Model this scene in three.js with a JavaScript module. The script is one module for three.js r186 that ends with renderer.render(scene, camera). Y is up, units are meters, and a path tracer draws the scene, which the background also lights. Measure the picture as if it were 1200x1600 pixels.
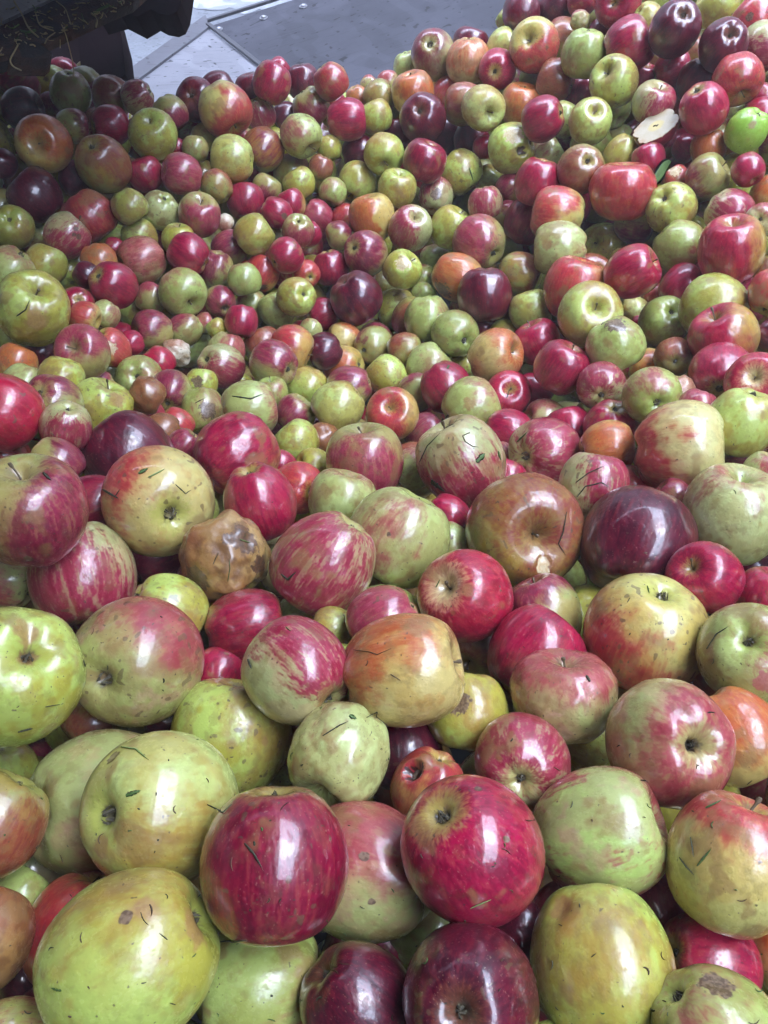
import * as THREE from 'three';
import { mergeGeometries } from 'three/addons/utils/BufferGeometryUtils.js';
import { RoundedBoxGeometry } from 'three/addons/geometries/RoundedBoxGeometry.js';

// ------------------------------------------------------------------ camera, sky, sun, exposure
const scene = new THREE.Scene();
const W = 1200, H = 1600, FOCAL = 1250, EYE = 1.55, PITCH = THREE.MathUtils.degToRad(50);
const camera = new THREE.PerspectiveCamera(THREE.MathUtils.radToDeg(2 * Math.atan(H / 2 / FOCAL)), W / H, 0.02, 60);
camera.position.set(0, EYE, 0);
camera.rotation.x = -PITCH;
scene.add(camera);
camera.updateMatrixWorld(true);

const renderer = new THREE.WebGLRenderer({ antialias: true });
renderer.setSize(768, 1024);
renderer.shadowMap.enabled = true;
renderer.toneMapping = THREE.LinearToneMapping;
renderer.toneMappingExposure = 3.3;

{ // an even, faintly lilac overcast
  const w = 256, h = 128, d = new Float32Array(w * h * 4);
  for (let y = 0; y < h; y++) for (let x = 0; x < w; x++) {
    const up = ((y + 0.5) / h - 0.5) * Math.PI, e = Math.max(0, Math.sin(up)), i = (y * w + x) * 4;
    const cloud = 1 + 0.1 * Math.sin(x * 0.17 + 2.1 * Math.sin(y * 0.23)) * Math.sin(y * 0.31 + 1.3 * Math.cos(x * 0.09));
    const l = (up > 0 ? 2.3 + 2.1 * e : 0.6) * cloud;
    d.set([l * 0.81, l * 0.93, l * 1.22, 1], i);
  }
  const t = new THREE.DataTexture(d, w, h, THREE.RGBAFormat, THREE.FloatType);
  t.mapping = THREE.EquirectangularReflectionMapping;
  t.magFilter = THREE.LinearFilter; t.needsUpdate = true;
  scene.background = t; scene.environment = t;
}
const sun = new THREE.DirectionalLight(new THREE.Color(1, 0.97, 0.94), 0.5);
sun.position.set(2.3, 6, -0.6);
sun.castShadow = true; sun.shadow.radius = 48; sun.shadow.mapSize.set(2048, 2048);
sun.shadow.camera.left = -4; sun.shadow.camera.right = 4; sun.shadow.camera.top = 4; sun.shadow.camera.bottom = -4;
sun.target.position.set(0, 0.9, -0.8);
scene.add(sun, sun.target);

scene.fog = new THREE.FogExp2(new THREE.Color(0.86, 0.9, 1), 0.036);   // thin even haze, added to stand for the veil of a smeared lens

// ------------------------------------------------------------------ helpers
const V = (x, y, z) => new THREE.Vector3(x, y, z), C3 = (r, g, b) => new THREE.Color().setRGB(r, g, b);
const lerp = (a, b, t) => a + (b - a) * t, clamp01 = (x) => (x < 0 ? 0 : x > 1 ? 1 : x);
const smooth = (a, b, x) => { const t = clamp01((x - a) / (b - a)); return t * t * (3 - 2 * t); };
const mix3 = (a, b, t) => [lerp(a[0], b[0], t), lerp(a[1], b[1], t), lerp(a[2], b[2], t)];
function rng(seed) { let s = (seed * 2654435761) >>> 0 || 1; return () => { s ^= s << 13; s >>>= 0; s ^= s >>> 17; s ^= s << 5; s >>>= 0; return s / 4294967296; }; }
const ray = (x, y) => V((x - W / 2) / FOCAL, (H / 2 - y) / FOCAL, -1).applyQuaternion(camera.quaternion);   // one metre deep
const at = (x, y, depth) => ray(x, y).multiplyScalar(depth).add(camera.position);                           // a point of the place seen at x, y
const RIGHT = V(1, 0, 0);
const used = new Map();
function numbered(n) { const k = used.get(n) || 0; used.set(n, k + 1); return k ? n + '_' + String(k).padStart(3, '0') : n; }
function mesh(name, geo, mat, parent = scene) {
  const m = new THREE.Mesh(geo, mat); m.name = parent === scene ? numbered(name) : name;
  m.castShadow = m.receiveShadow = true; parent.add(m); return m;
}
function thing(name, label, category, group) {
  const o = new THREE.Group(); o.name = numbered(name); o.userData = { label, category };
  if (group) o.userData.group = group;
  scene.add(o); return o;
}
const structure = (o, label) => { o.userData.kind = 'structure'; if (label) o.userData.label = label; return o; };

// value noise from a 64^3 table that wraps
const N3 = new Float32Array(64 * 64 * 64);
{ const r = rng(77); for (let i = 0; i < N3.length; i++) N3[i] = r(); }
function vol(x, y, z) {
  const xf = Math.floor(x), yf = Math.floor(y), zf = Math.floor(z);
  let u = x - xf, v = y - yf, w = z - zf;
  u = u * u * (3 - 2 * u); v = v * v * (3 - 2 * v); w = w * w * (3 - 2 * w);
  const x0 = xf & 63, x1 = (xf + 1) & 63, y0 = (yf & 63) << 6, y1 = ((yf + 1) & 63) << 6, z0 = (zf & 63) << 12, z1 = ((zf + 1) & 63) << 12;
  const a = N3[x0 + y0 + z0], b = N3[x1 + y0 + z0], c = N3[x0 + y1 + z0], d = N3[x1 + y1 + z0];
  const e = N3[x0 + y0 + z1], f = N3[x1 + y0 + z1], g = N3[x0 + y1 + z1], h = N3[x1 + y1 + z1];
  const p = a + (b - a) * u, q = c + (d - c) * u, r = e + (f - e) * u, s = g + (h - g) * u;
  const m = p + (q - p) * v, n = r + (s - r) * v;
  return m + (n - m) * w;
}
const fbm = (x, y, z) => 0.55 * vol(x, y, z) + 0.28 * vol(x * 2.1 + 7, y * 2.1, z * 2.1) + 0.17 * vol(x * 4.3, y * 4.3 + 3, z * 4.3);

// a tiling sheet texture from a function of u, v that returns linear rgb (or one value)
function sheet(w, h, fn, colour = true) {
  const d = new Uint8Array(w * h * 4), enc = (c) => 255 * (colour ? (c <= 0.0031308 ? 12.92 * c : 1.055 * Math.pow(c, 1 / 2.4) - 0.055) : c);
  for (let y = 0; y < h; y++) for (let x = 0; x < w; x++) {
    const c = fn((x + 0.5) / w, (y + 0.5) / h), i = (y * w + x) * 4;
    d[i] = enc(clamp01(c[0])); d[i + 1] = enc(clamp01(c[1])); d[i + 2] = enc(clamp01(c[2])); d[i + 3] = 255;
  }
  const t = new THREE.DataTexture(d, w, h, THREE.RGBAFormat);
  if (colour) t.colorSpace = THREE.SRGBColorSpace;
  t.wrapS = t.wrapT = THREE.RepeatWrapping; t.magFilter = THREE.LinearFilter; t.minFilter = THREE.LinearMipmapLinearFilter; t.generateMipmaps = true; t.needsUpdate = true;
  return t;
}
// ------------------------------------------------------------------ ground, hopper, roofs, machine
const planeOf = (a, b, c) => new THREE.Plane().setFromCoplanarPoints(a, b, c);
const onPlane = (x, y, pl) => new THREE.Ray(camera.position, ray(x, y).normalize()).intersectPlane(pl, V(0, 0, 0)) || at(x, y, 3);
// a plate: an outline of points in space, given a thickness; uv in metres over its face
function slab(pts, thick, away) {
  const n = new THREE.Vector3(), o = pts[0]; for (let i = 1; i < pts.length - 1; i++) n.add(pts[i].clone().sub(o).cross(pts[i + 1].clone().sub(o)));
  n.normalize(); if (away && n.dot(away) < 0) n.negate();
  const e1 = pts[1].clone().sub(o).normalize(), e2 = n.clone().cross(e1), flat = pts.map((p) => new THREE.Vector2(p.clone().sub(o).dot(e1), p.clone().sub(o).dot(e2)));
  const tri = THREE.ShapeUtils.triangulateShape(flat, []), pos = [], uv = [], put = (p, q) => { pos.push(p.x, p.y, p.z); uv.push(q.x, q.y); };
  const back = pts.map((p) => p.clone().addScaledVector(n, thick)), area = THREE.ShapeUtils.area(flat) > 0;
  for (const t of tri) { for (const i of t) put(pts[i], flat[i]); for (const i of [...t].reverse()) put(back[i], flat[i]); }
  let run = 0;
  for (let i = 0; i < pts.length; i++) { const j = (i + 1) % pts.length, a = { x: run, y: 0 }, b = { x: run += flat[i].distanceTo(flat[j]), y: thick }; const c = { x: a.x, y: thick }, d = { x: b.x, y: 0 }; put(pts[i], a); put(back[i], c); put(back[j], b); put(pts[i], a); put(back[j], b); put(pts[j], d); }
  const g = new THREE.BufferGeometry(); g.setAttribute('position', new THREE.Float32BufferAttribute(pos, 3)); g.setAttribute('uv', new THREE.Float32BufferAttribute(uv, 2)); g.computeVertexNormals(); return g;
}
const bar = (a, b, w, h) => { const d = b.clone().sub(a), g = new RoundedBoxGeometry(w, h, d.length(), 2, Math.min(w, h) * .2), m = new THREE.Matrix4().lookAt(a, b, V(0, 1, 0)); g.applyMatrix4(m); g.translate((a.x + b.x) / 2, (a.y + b.y) / 2, (a.z + b.z) / 2); return g; };
const withMap = (t, sx, sy) => { const c = t.clone(); c.repeat.set(sx, sy); c.needsUpdate = true; return c; };

// concrete yard with a paler dry zone
const concrete = sheet(1024, 1024, (u, v) => {
  const n = fbm(u * 9, v * 9, 2), f = vol(u * 220, v * 220, 5), m = vol(u * 64, v * 64, 9), c = .11 + .07 * n + .05 * (f - .5) + .03 * (m - .5);
  const pit = smooth(.8, .88, vol(u * 128, v * 128, 40)) * .5;
  return [c * (1 - pit) * .92, c * (1 - pit) * .98, c * (1 - pit) * 1.12];  // bluish cast of skylight put into the concrete colour
});
const groundMat = new THREE.MeshStandardMaterial({ map: concrete, roughness: .75 });
{
  const g = new THREE.PlaneGeometry(60, 60); g.rotateX(-Math.PI / 2); const uv = g.attributes.uv; for (let i = 0; i < uv.count; i++) uv.setXY(i, uv.getX(i) * 30, uv.getY(i) * 30);
  structure(mesh('ground', g, groundMat), 'grey concrete yard beyond the hopper');
  // dry pale concrete beyond a ragged wet edge
  const gp = new THREE.Plane(V(0, 1, 0), -.004), r = rng(8), edge = [];
  for (let x = 150; x <= 470; x += 8) edge.push(onPlane(x, 13 + (x - 285) * .04 + (r() - .5) * 5 + 3 * Math.sin(x * .12), gp));
  const far = [...edge, V(6, .004, -9), V(-6, .004, -9)].map((p) => new THREE.Vector2(p.x, -p.z));
  const pg = new THREE.ShapeGeometry(new THREE.Shape(far)); pg.rotateX(-Math.PI / 2); pg.translate(0, .004, 0);
  const dry = sheet(512, 512, (u, v) => { const n = fbm(u * 7, v * 7, 4), f = vol(u * 120, v * 120, 7), wet = smooth(.62, .66, fbm(u * 5 + 3, v * 5, 22)) * .35, c = (.30 + .12 * n + .05 * (f - .5)) * (1 - wet); return [c * .95, c, c * 1.08]; });
  structure(mesh('dry_pavement', pg, new THREE.MeshStandardMaterial({ map: dry, roughness: .85 })), 'pale dry patch of the concrete yard');
}

// the hopper of sheet steel: one bright side lying flat, one blue grey plate standing behind the heap
const seamTop = at(327, 40, 2.06), seamLow = at(412, 108, 1.92);
const backPlane = planeOf(seamTop, seamLow, at(800, 60, 1.86)), sidePlane = planeOf(seamTop, seamLow, at(205, 125, 1.80));
const stained = (base, seed, blue, marks) => sheet(1024, 1024, (u, v) => {  // blue tints the plate, part of it the cool cast of skylight
  const n = fbm(u * 6 + seed, v * 6, seed), f = vol(u * 70 + seed, v * 9, seed), g = vol(u * 240, v * 240, seed + 3), d = smooth(.88, .92, vol(u * 96, v * 60, seed + 9)) * marks, sc = smooth(.80, .86, vol(u * 190 + v * 50, v * 20 - u * 5, seed + 5)) * .22 * marks;
  const j = smooth(.50, .53, fbm(u * 3 + seed * 3, v * 2.2, seed + 30)) * .16 + smooth(.60, .62, fbm(u * 5, v * 11 + seed, seed + 41)) * .14; const c = base * (1 - j) * (.80 + .34 * n + .08 * (f - .5) + .06 * (g - .5)); return [c * (1 - d * .75 - sc), c * (1 - d * .75 - sc), c * blue * (1 - d * .75 - sc)];
});
const gloss = (lo, hi, seed) => sheet(512, 512, (u, v) => { const n = fbm(u * 12 + seed, v * 12, seed), c = lerp(lo, hi, n); return [c, c, c]; }, false);
const sideMat = new THREE.MeshStandardMaterial({ map: stained(.27, 3, 1.14, 1.2), metalness: .3, roughness: 1, roughnessMap: gloss(.35, .6, 6) });
const backMat = new THREE.MeshStandardMaterial({ map: stained(.075, 9, 1.26, 1), metalness: .55, roughness: 1, roughnessMap: gloss(.42, .65, 2) });
const stripMat = new THREE.MeshPhysicalMaterial({ map: stained(.11, 15, 1.2, 1), metalness: .1, roughness: .45, clearcoat: .5, clearcoatRoughness: .2 });
const seamMat = new THREE.MeshStandardMaterial({ map: stained(.09, 44, 1.15, 1), metalness: .3, roughness: .6 });
const boltMat = new THREE.MeshStandardMaterial({ map: stained(.36, 21, 1.1, 1), metalness: .8, roughness: .45 });
{
  const h = thing('steel_hopper', 'sheet steel hopper with one bright side and one bolted blue grey plate behind the heap', 'hopper');
  const s = (x, y) => onPlane(x, y, sidePlane), b = (x, y) => onPlane(x, y, backPlane), awayB = backPlane.normal.clone().multiplyScalar(Math.sign(backPlane.normal.dot(ray(700, 50)))), awayS = sidePlane.normal.clone().multiplyScalar(Math.sign(sidePlane.normal.dot(ray(250, 120))));
  const low = b(560, 226);
  const bp = mesh('back_plate', slab([b(328, 41), b(412, 108), low, b(900, 270), b(1500, 270), b(1500, -330)], .004, awayB), backMat, h); bp.userData.label = 'blue grey steel back plate with round bolts';
  const sp = mesh('side_plate', slab([s(325, 44), s(411, 110), s(560, 229), s(470, 250), s(60, 270), s(60, 243)], .004, awayS), sideMat, h); sp.userData.label = 'bright galvanised side plate lying flat';
  for (const m of [bp, sp]) { const uv = m.geometry.attributes.uv; for (let i = 0; i < uv.count; i++) uv.setXY(i, uv.getX(i) * 1.3, uv.getY(i) * 1.3); }
  mesh('edge_strip', slab([s(321, 27), s(329, 44), s(60, 245), s(50, 220)].map((p) => p.addScaledVector(awayS, -.006)), .016, awayS), stripMat, h).userData.label = 'dull taped edge of the bright side plate';
  const lift = (p) => p.addScaledVector(awayB, -.008);
  mesh('seam_bar', bar(lift(b(326, 42)), lift(b(545, 214)), .012, .007), seamMat, h);
  mesh('rim', bar(lift(b(326, 37)), lift(b(1480, -324)), .010, .008), seamMat, h);
  for (const [x, y] of [[339, 41], [409, 23], [471, 5], [540, -16], [620, -41]]) {
    const w = new THREE.CylinderGeometry(.010, .011, .002, 18), d = new THREE.SphereGeometry(.006, 16, 8, 0, 6.283, 0, 1.4); d.scale(1, .6, 1); d.translate(0, .002, 0);
    const g = mergeGeometries([w, d]); g.applyQuaternion(new THREE.Quaternion().setFromUnitVectors(V(0, 1, 0), awayB.clone().negate())); const p = b(x + 3, y + 6).addScaledVector(awayB, -.0025); g.translate(p.x, p.y, p.z);
    mesh('bolt', g, boltMat, h);
  }
  // the rest of the box under and round the heap
  const floorMat = new THREE.MeshStandardMaterial({ map: stained(.10, 27, 1.05, 1), metalness: .2, roughness: .7 });
  const floor = new THREE.BoxGeometry(2.6, .02, 2.6); floor.translate(.1, .5, -.65); mesh('hopper_floor', floor, floorMat, h);
  const right = new THREE.BoxGeometry(.02, .75, 2.6); right.translate(1.16, .885, -.65); mesh('side_wall', right, floorMat, h);
  const front = new THREE.BoxGeometry(2.6, .5, .02); front.translate(.1, .76, .42); mesh('front_wall', front, floorMat, h);
}

// unseen roofs, walls and boarded front added to narrow the sky to a strip
const roofMat = new THREE.MeshStandardMaterial({ color: C3(.10, .095, .095), roughness: .8 });
const addedBoardMat = new THREE.MeshStandardMaterial({ map: sheet(256, 256, (u, v) => { const n = fbm(u * 8, v * 30, 3); const c = .10 + .06 * n; return [c, c * .92, c * .85]; }), roughness: .85 });
function corrugated(w, d) { const g = new THREE.PlaneGeometry(w, d, Math.round(w / .045), 1); g.rotateX(-Math.PI / 2); const p = g.attributes.position; for (let i = 0; i < p.count; i++) p.setY(i, .012 * Math.sin(p.getX(i) / .09 * 6.283)); g.computeVertexNormals(); return g; }
function addedRoof(name, label, x0, x1, z0, z1, y, posts) {
  const t = thing(name, label, 'addedRoof');
  const sheetG = corrugated(x1 - x0, z1 - z0); sheetG.translate((x0 + x1) / 2, y, (z0 + z1) / 2); mesh('roof', sheetG, roofMat, t);
  for (let z = z0 + .1; z <= z1; z += 1.5) { const g = new THREE.BoxGeometry(x1 - x0, .14, .07); g.translate((x0 + x1) / 2, y - .1, z); mesh('rafter', g, addedBoardMat, t); }
  for (const [x, z] of posts) { const g = new THREE.BoxGeometry(.14, y - .02, .14); g.translate(x, y / 2 - .08, z); mesh('post', g, addedBoardMat, t); }
  return t;
}
addedRoof('left_added_roof', 'unseen roof added over the yard on the left to narrow the sky', -5.5, .62, -2.05, 1.9, 3.4, [[-2.2, -1.5], [-5.3, -1.5]]);
addedRoof('right_added_roof', 'unseen roof added over the yard on the right to narrow the sky', 1.95, 6.5, -2.05, 1.9, 3.4, [[2.4, -1.5], [6.3, -1.5]]);
{
  const t = thing('added_barn', 'unseen dark boarded block added beyond the yard to hold back low sky', 'added_barn');
  for (let x = -9; x < 9; x += .3) { const g = new THREE.BoxGeometry(.29, 8.6, .04); g.translate(x + .15, 4.3, -6.6 - .012 * (Math.round(x / .3) & 1)); mesh('board', g, addedBoardMat, t); }
  const g = new THREE.BoxGeometry(18.6, .1, 5); g.rotateX(.0); g.translate(0, 8.67, -8.8); mesh('roof', g, roofMat, t);
  const w = new THREE.BoxGeometry(.1, 7, 12); w.translate(-6.2, 3.5, -.9);
  const w2 = new THREE.BoxGeometry(.1, 7, 12); w2.translate(6.8, 3.5, -.9);
  const w3 = new THREE.BoxGeometry(13, 3.5, .1); w3.translate(.3, 1.75, 1.97); structure(mesh('added_rear_wall', w3, addedBoardMat));  // unseen wall added behind the camera in place of a person blocking light
  structure(mesh('added_left_wall', w, addedBoardMat)); structure(mesh('added_right_wall', w2, addedBoardMat));  // unseen walls added to close off low sky at both sides
}

// the tipping machine whose rusty edge overhangs the heap
const rust = sheet(512, 512, (u, v) => { const n = fbm(u * 7, v * 7, 12), f = vol(u * 60, v * 60, 2), e = smooth(.5, .62, n + .1 * (f - .5)); return mix3(mix3([.026, .012, .009], [.075, .034, .019], f), [.016, .012, .013], e); });
const rustBump = sheet(256, 256, (u, v) => { const c = .6 * fbm(u * 12, v * 12, 3) + .4 * vol(u * 70, v * 70, 1); return [c, c, c]; }, false);
const rustMat = new THREE.MeshStandardMaterial({ map: withMap(rust, 3, 3), bumpMap: withMap(rustBump, 8, 8), bumpScale: .002, roughness: .8, metalness: .1 });
const paintTop = new THREE.MeshStandardMaterial({ map: withMap(stained(.34, 33, 1.08, 1), 2, 2), bumpMap: withMap(rustBump, 6, 6), bumpScale: .001, roughness: .5, metalness: .3 });
const darkMat = new THREE.MeshPhysicalMaterial({ specularIntensity: .15, map: withMap(sheet(256, 256, (u, v) => { const n = fbm(u * 8, v * 8, 31); return mix3([.010, .005, .007], [.02, .009, .011], n); }), 3, 3), roughness: .95 });
{
  const m = thing('tipping_machine', 'rusty dark machine frame overhanging the heap at the upper left, littered with straw', 'machine');
  const D = 1.02, aw = ray(60, 40);
  mesh('top_plate', slab([at(-330, 150, .86), at(-60, 62, 1.0), at(76, 0, 1.08), at(160, -45, 1.15), at(-20, -200, 1.5), at(-420, -120, 1.2)], .006, V(0, -1, 0)), paintTop, m).userData.label = 'grey top sheet wet and strewn with straw';
  mesh('beam', slab([at(-335, 158, .855), at(-60, 68, .998), at(0, 41, 1.03), at(80, 3, 1.078), at(166, -42, 1.148), at(260, -42, 1.17), at(208, 4, 1.12), at(174, 18, 1.1), at(110, 48, 1.06), at(84, 60, 1.045), at(20, 92, 1.005), at(-60, 116, .96), at(-330, 250, .84)], .014, aw), rustMat, m);
  mesh('bracket', slab([at(25, 62, .995), at(60, 66, 1.01), at(82, 84, 1.015), at(74, 91, 1.01), at(34, 90, .99), at(14, 88, .985)], .03, aw), rustMat, m);
  mesh('post', slab([at(120, 30, 1.42), at(178, 12, 1.42), at(190, 58, 1.40), at(196, 116, 1.38), at(186, 124, 1.38), at(128, 128, 1.38)], .05, aw), darkMat, m);
  mesh('rear_bracket', slab([at(170, -40, 1.3), at(290, -40, 1.3), at(283, 4, 1.3), at(276, 19, 1.3), at(265, 24, 1.3), at(248, 21, 1.3), at(235, 14, 1.3), at(213, 27, 1.3), at(182, 11, 1.3), at(150, 20, 1.3)], .06, aw), darkMat, m);
  mesh('shade_panel', slab([at(-420, 90, 1.56), at(140, 20, 1.56), at(150, 175, 1.56), at(-100, 330, 1.40), at(-420, 500, 1.3)], .03, aw), darkMat, m);  // dark sheet added for the black shade under the beam
  // its body above and to the left, out of the picture, shades that corner
  const body = new RoundedBoxGeometry(1.76, .46, .62, 2, .02); body.translate(-1.02, 1.525, -1.265); mesh('body', body, rustMat, m);
}
// ------------------------------------------------------------------ how apples look
// g ground colour, g2 its mottling, t tan patches (ta how many), b blush, b2 its darker streaks, cov cover, st streakiness, sc colour in the stem hollow, sa its reach, coat gloss
const KINDS = {
  Y: { g: [.46, .44, .085], g2: [.52, .62, .17], t: [.42, .35, .09], ta: .42, b: [.46, .36, .09], b2: [.42, .29, .07], cov: -.55, st: .2, sc: [.34, .36, .07], sa: .5, coat: .12 },
  G: { g: [.36, .40, .115], g2: [.45, .54, .18], t: [.38, .34, .12], ta: .4, b: [.45, .2, .14], b2: [.36, .1, .09], cov: -.6, st: .4, sc: [.27, .35, .08], sa: .5, coat: .12 },
  L: { g: [.34, .55, .07], g2: [.38, .6, .1], t: [.4, .45, .1], ta: .1, b: [.34, .55, .07], b2: [.34, .55, .07], cov: -.9, st: 0, sc: [.3, .5, .08], sa: .3, coat: .1 },
  R: { g: [.52, .36, .10], g2: [.5, .42, .14], t: [.4, .14, .06], ta: .1, b: [.43, .010, .078], b2: [.24, .005, .045], cov: .95, st: .13, sc: [.42, .33, .1], sa: .45, coat: .045 },
  D: { g: [.3, .07, .05], g2: [.3, .05, .05], t: [.2, .04, .04], ta: .1, b: [.12, .006, .028], b2: [.052, .003, .015], cov: 1, st: .3, sc: [.2, .09, .04], sa: .3, coat: .04 },
  C: { g: [.58, .38, .12], g2: [.55, .4, .14], t: [.5, .2, .08], ta: .2, b: [.54, .075, .075], b2: [.40, .035, .06], cov: .6, st: .3, sc: [.5, .36, .1], sa: .5, coat: .06 },
  O: { g: [.60, .44, .13], g2: [.62, .5, .18], t: [.5, .3, .09], ta: .4, b: [.56, .20, .055], b2: [.5, .13, .045], cov: .05, st: .15, sc: [.4, .3, .1], sa: .5, coat: .1 },
  P: { g: [.62, .50, .16], g2: [.60, .55, .2], t: [.52, .34, .12], ta: .3, b: [.56, .10, .085], b2: [.45, .05, .06], cov: .1, st: .3, sc: [.46, .44, .1], sa: .5, coat: .08 },
  K: { g: [.48, .42, .22], g2: [.44, .46, .22], t: [.46, .33, .2], ta: .3, b: [.40, .065, .11], b2: [.3, .025, .06], cov: .15, st: .85, sc: [.5, .49, .22], sa: .6, coat: .08 },
  M: { g: [.40, .35, .13], g2: [.36, .38, .14], t: [.36, .16, .1], ta: .2, b: [.33, .042, .09], b2: [.2, .014, .05], cov: .08, st: .4, sc: [.34, .28, .12], sa: .5, coat: .06 },
  U: { g: [.36, .28, .08], g2: [.33, .33, .1], t: [.33, .18, .055], ta: .5, b: [.33, .11, .055], b2: [.25, .06, .04], cov: .0, st: .3, sc: [.27, .2, .07], sa: .6, coat: .09 },
  W: { g: [.49, .43, .2], g2: [.43, .46, .19], t: [.5, .33, .22], ta: .4, b: [.45, .13, .12], b2: [.36, .07, .08], cov: -.05, st: .35, sc: [.45, .4, .2], sa: .4, coat: .12 },
  B: { g: [.34, .2, .075], g2: [.45, .31, .13], t: [.11, .045, .02], ta: .8, b: [.3, .13, .05], b2: [.22, .09, .04], cov: .0, st: .1, sc: [.2, .1, .05], sa: .6, coat: .14 },
  X: { g: [.66, .58, .42], g2: [.7, .64, .5], t: [.4, .27, .13], ta: .5, b: [.5, .3, .2], b2: [.4, .2, .12], cov: -.4, st: .1, sc: [.3, .18, .09], sa: .6, coat: .3 },
};
function recipe(kind, o) {
  const k = { ...KINDS[kind] }, red = 'RCMKPD'.includes(kind);
  if (o.pale) { k.g = mix3(k.g, [.66, .62, .34], o.pale * .6); k.g2 = mix3(k.g2, [.66, .66, .4], o.pale * .5); k.ta *= 1 - .4 * o.pale; if (kind === 'O' || kind === 'M') k.b = mix3(k.b, [.6, .42, .24], o.pale * .6); }
  if (o.olive) { k.g = mix3(k.g, [.27, .25, .07], o.olive * .7); k.g2 = mix3(k.g2, [.34, .33, .1], o.olive * .6); }
  if (o.dark) { if (red) { k.b = mix3(k.b, [.11, .006, .022], o.dark); k.b2 = mix3(k.b2, [.06, .004, .014], o.dark); } else { k.g = mix3(k.g, [.2, .21, .07], o.dark); k.g2 = mix3(k.g2, [.26, .28, .09], o.dark); } }  // dark: deeper skin colour, also painting shade into apples in gaps and machine shadow
  if (o.bright) { k.b = mix3(k.b, [.66, .03, .07], o.bright); k.b2 = mix3(k.b2, [.5, .015, .05], o.bright); }
  if (o.rose) { k.b = mix3(k.b, [.46, .085, .13], o.rose * .7); k.b2 = mix3(k.b2, [.34, .045, .08], o.rose * .6); k.cov += .2; }
  if (o.yel) k.cov -= o.yel * .9;
  if (o.red) { k.b = mix3(k.b, [.2, .008, .03], o.red); k.b2 = mix3(k.b2, [.1, .005, .02], o.red); }
  if (o.russet) { k.g = mix3(k.g, [.42, .31, .07], o.russet); k.t = [.31, .155, .04]; k.ta = .5 + .3 * o.russet; k.b = mix3(k.b, [.3, .14, .04], .9 * o.russet); }
  if (o.pink) { k.b = [.56, .2, .17]; k.cov = .5; }
  if (o.cov !== undefined) k.cov = o.cov;
  if (o.gp) { k.g = [.44, .48, .19]; k.g2 = [.47, .6, .2]; k.b = [.4, .12, .11]; k.st = .75; k.cov = .4; }
  if (o.gm) { k.b = [.17, .02, .04]; k.st = .2; }
  if (o.star) { k.sc = [.66, .6, .3]; k.sa = .95; }
  for (const n of ['g', 'g2', 't', 'b', 'b2', 'sc']) { const m = Math.max(...k[n]); k[n] = k[n].map((c) => c * .86 * Math.pow(c / m, .22)); }
  k.sharp = o.two ? .12 : kind === 'K' ? .5 : .34;
  return k;
}
const MARK = { scab: [[.10, .055, .03], [.2, .13, .08]], tan: [[.36, .2, .07], [.30, .15, .06]], hole: [[.03, .014, .01], [.08, .03, .02]], rot: [[.085, .045, .025], [.14, .07, .035]], cream: [[.66, .56, .34], [.6, .45, .24]], pink: [[.4, .15, .13], [.36, .12, .1]] };

// textures of all apples are laid out as tiles of a few large pictures
class Atlas {
  constructor(tw, th) { Object.assign(this, { tw, th, nx: Math.floor(2048 / tw), ny: Math.floor(2048 / th), n: 0, data: null, tex: null }); }
  next() {
    const k = this.n++ % (this.nx * this.ny);
    if (k === 0) {
      this.data = new Uint8Array(this.tw * this.nx * this.th * this.ny * 4).fill(255);
      this.tex = new THREE.DataTexture(this.data, this.tw * this.nx, this.th * this.ny, THREE.RGBAFormat);
      this.tex.colorSpace = THREE.SRGBColorSpace; this.tex.magFilter = THREE.LinearFilter; this.tex.needsUpdate = true;
    }
    return [k % this.nx, Math.floor(k / this.nx)];
  }
  paint(fn) {   // fn(u, v) -> linear rgb, v = 1 at the stem
    const [cx, cy] = this.next(), { tw, th, data } = this, stride = tw * this.nx;
    const enc = Atlas.enc;
    for (let y = 0; y < th; y++) for (let x = 0; x < tw; x++) {
      const c = fn(x / (tw - 1), y / (th - 1)), i = ((cy * th + y) * stride + cx * tw + x) * 4;
      data[i] = enc[(clamp01(c[0]) * 4095) | 0]; data[i + 1] = enc[(clamp01(c[1]) * 4095) | 0]; data[i + 2] = enc[(clamp01(c[2]) * 4095) | 0];
    }
    const t = this.tex.clone();
    t.repeat.set((tw - 1) / stride, (th - 1) / (th * this.ny)); t.offset.set((cx * tw + .5) / stride, (cy * th + .5) / (th * this.ny)); t.needsUpdate = true;
    return t;
  }
}
Atlas.enc = new Uint8Array(4096);
for (let i = 0; i < 4096; i++) { const c = i / 4095; Atlas.enc[i] = Math.round(255 * (c <= 0.0031308 ? 12.92 * c : 1.055 * Math.pow(c, 1 / 2.4) - 0.055)); }
const bigAtlas = new Atlas(680, 340), midAtlas = new Atlas(408, 204), smallAtlas = new Atlas(256, 128);

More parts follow.
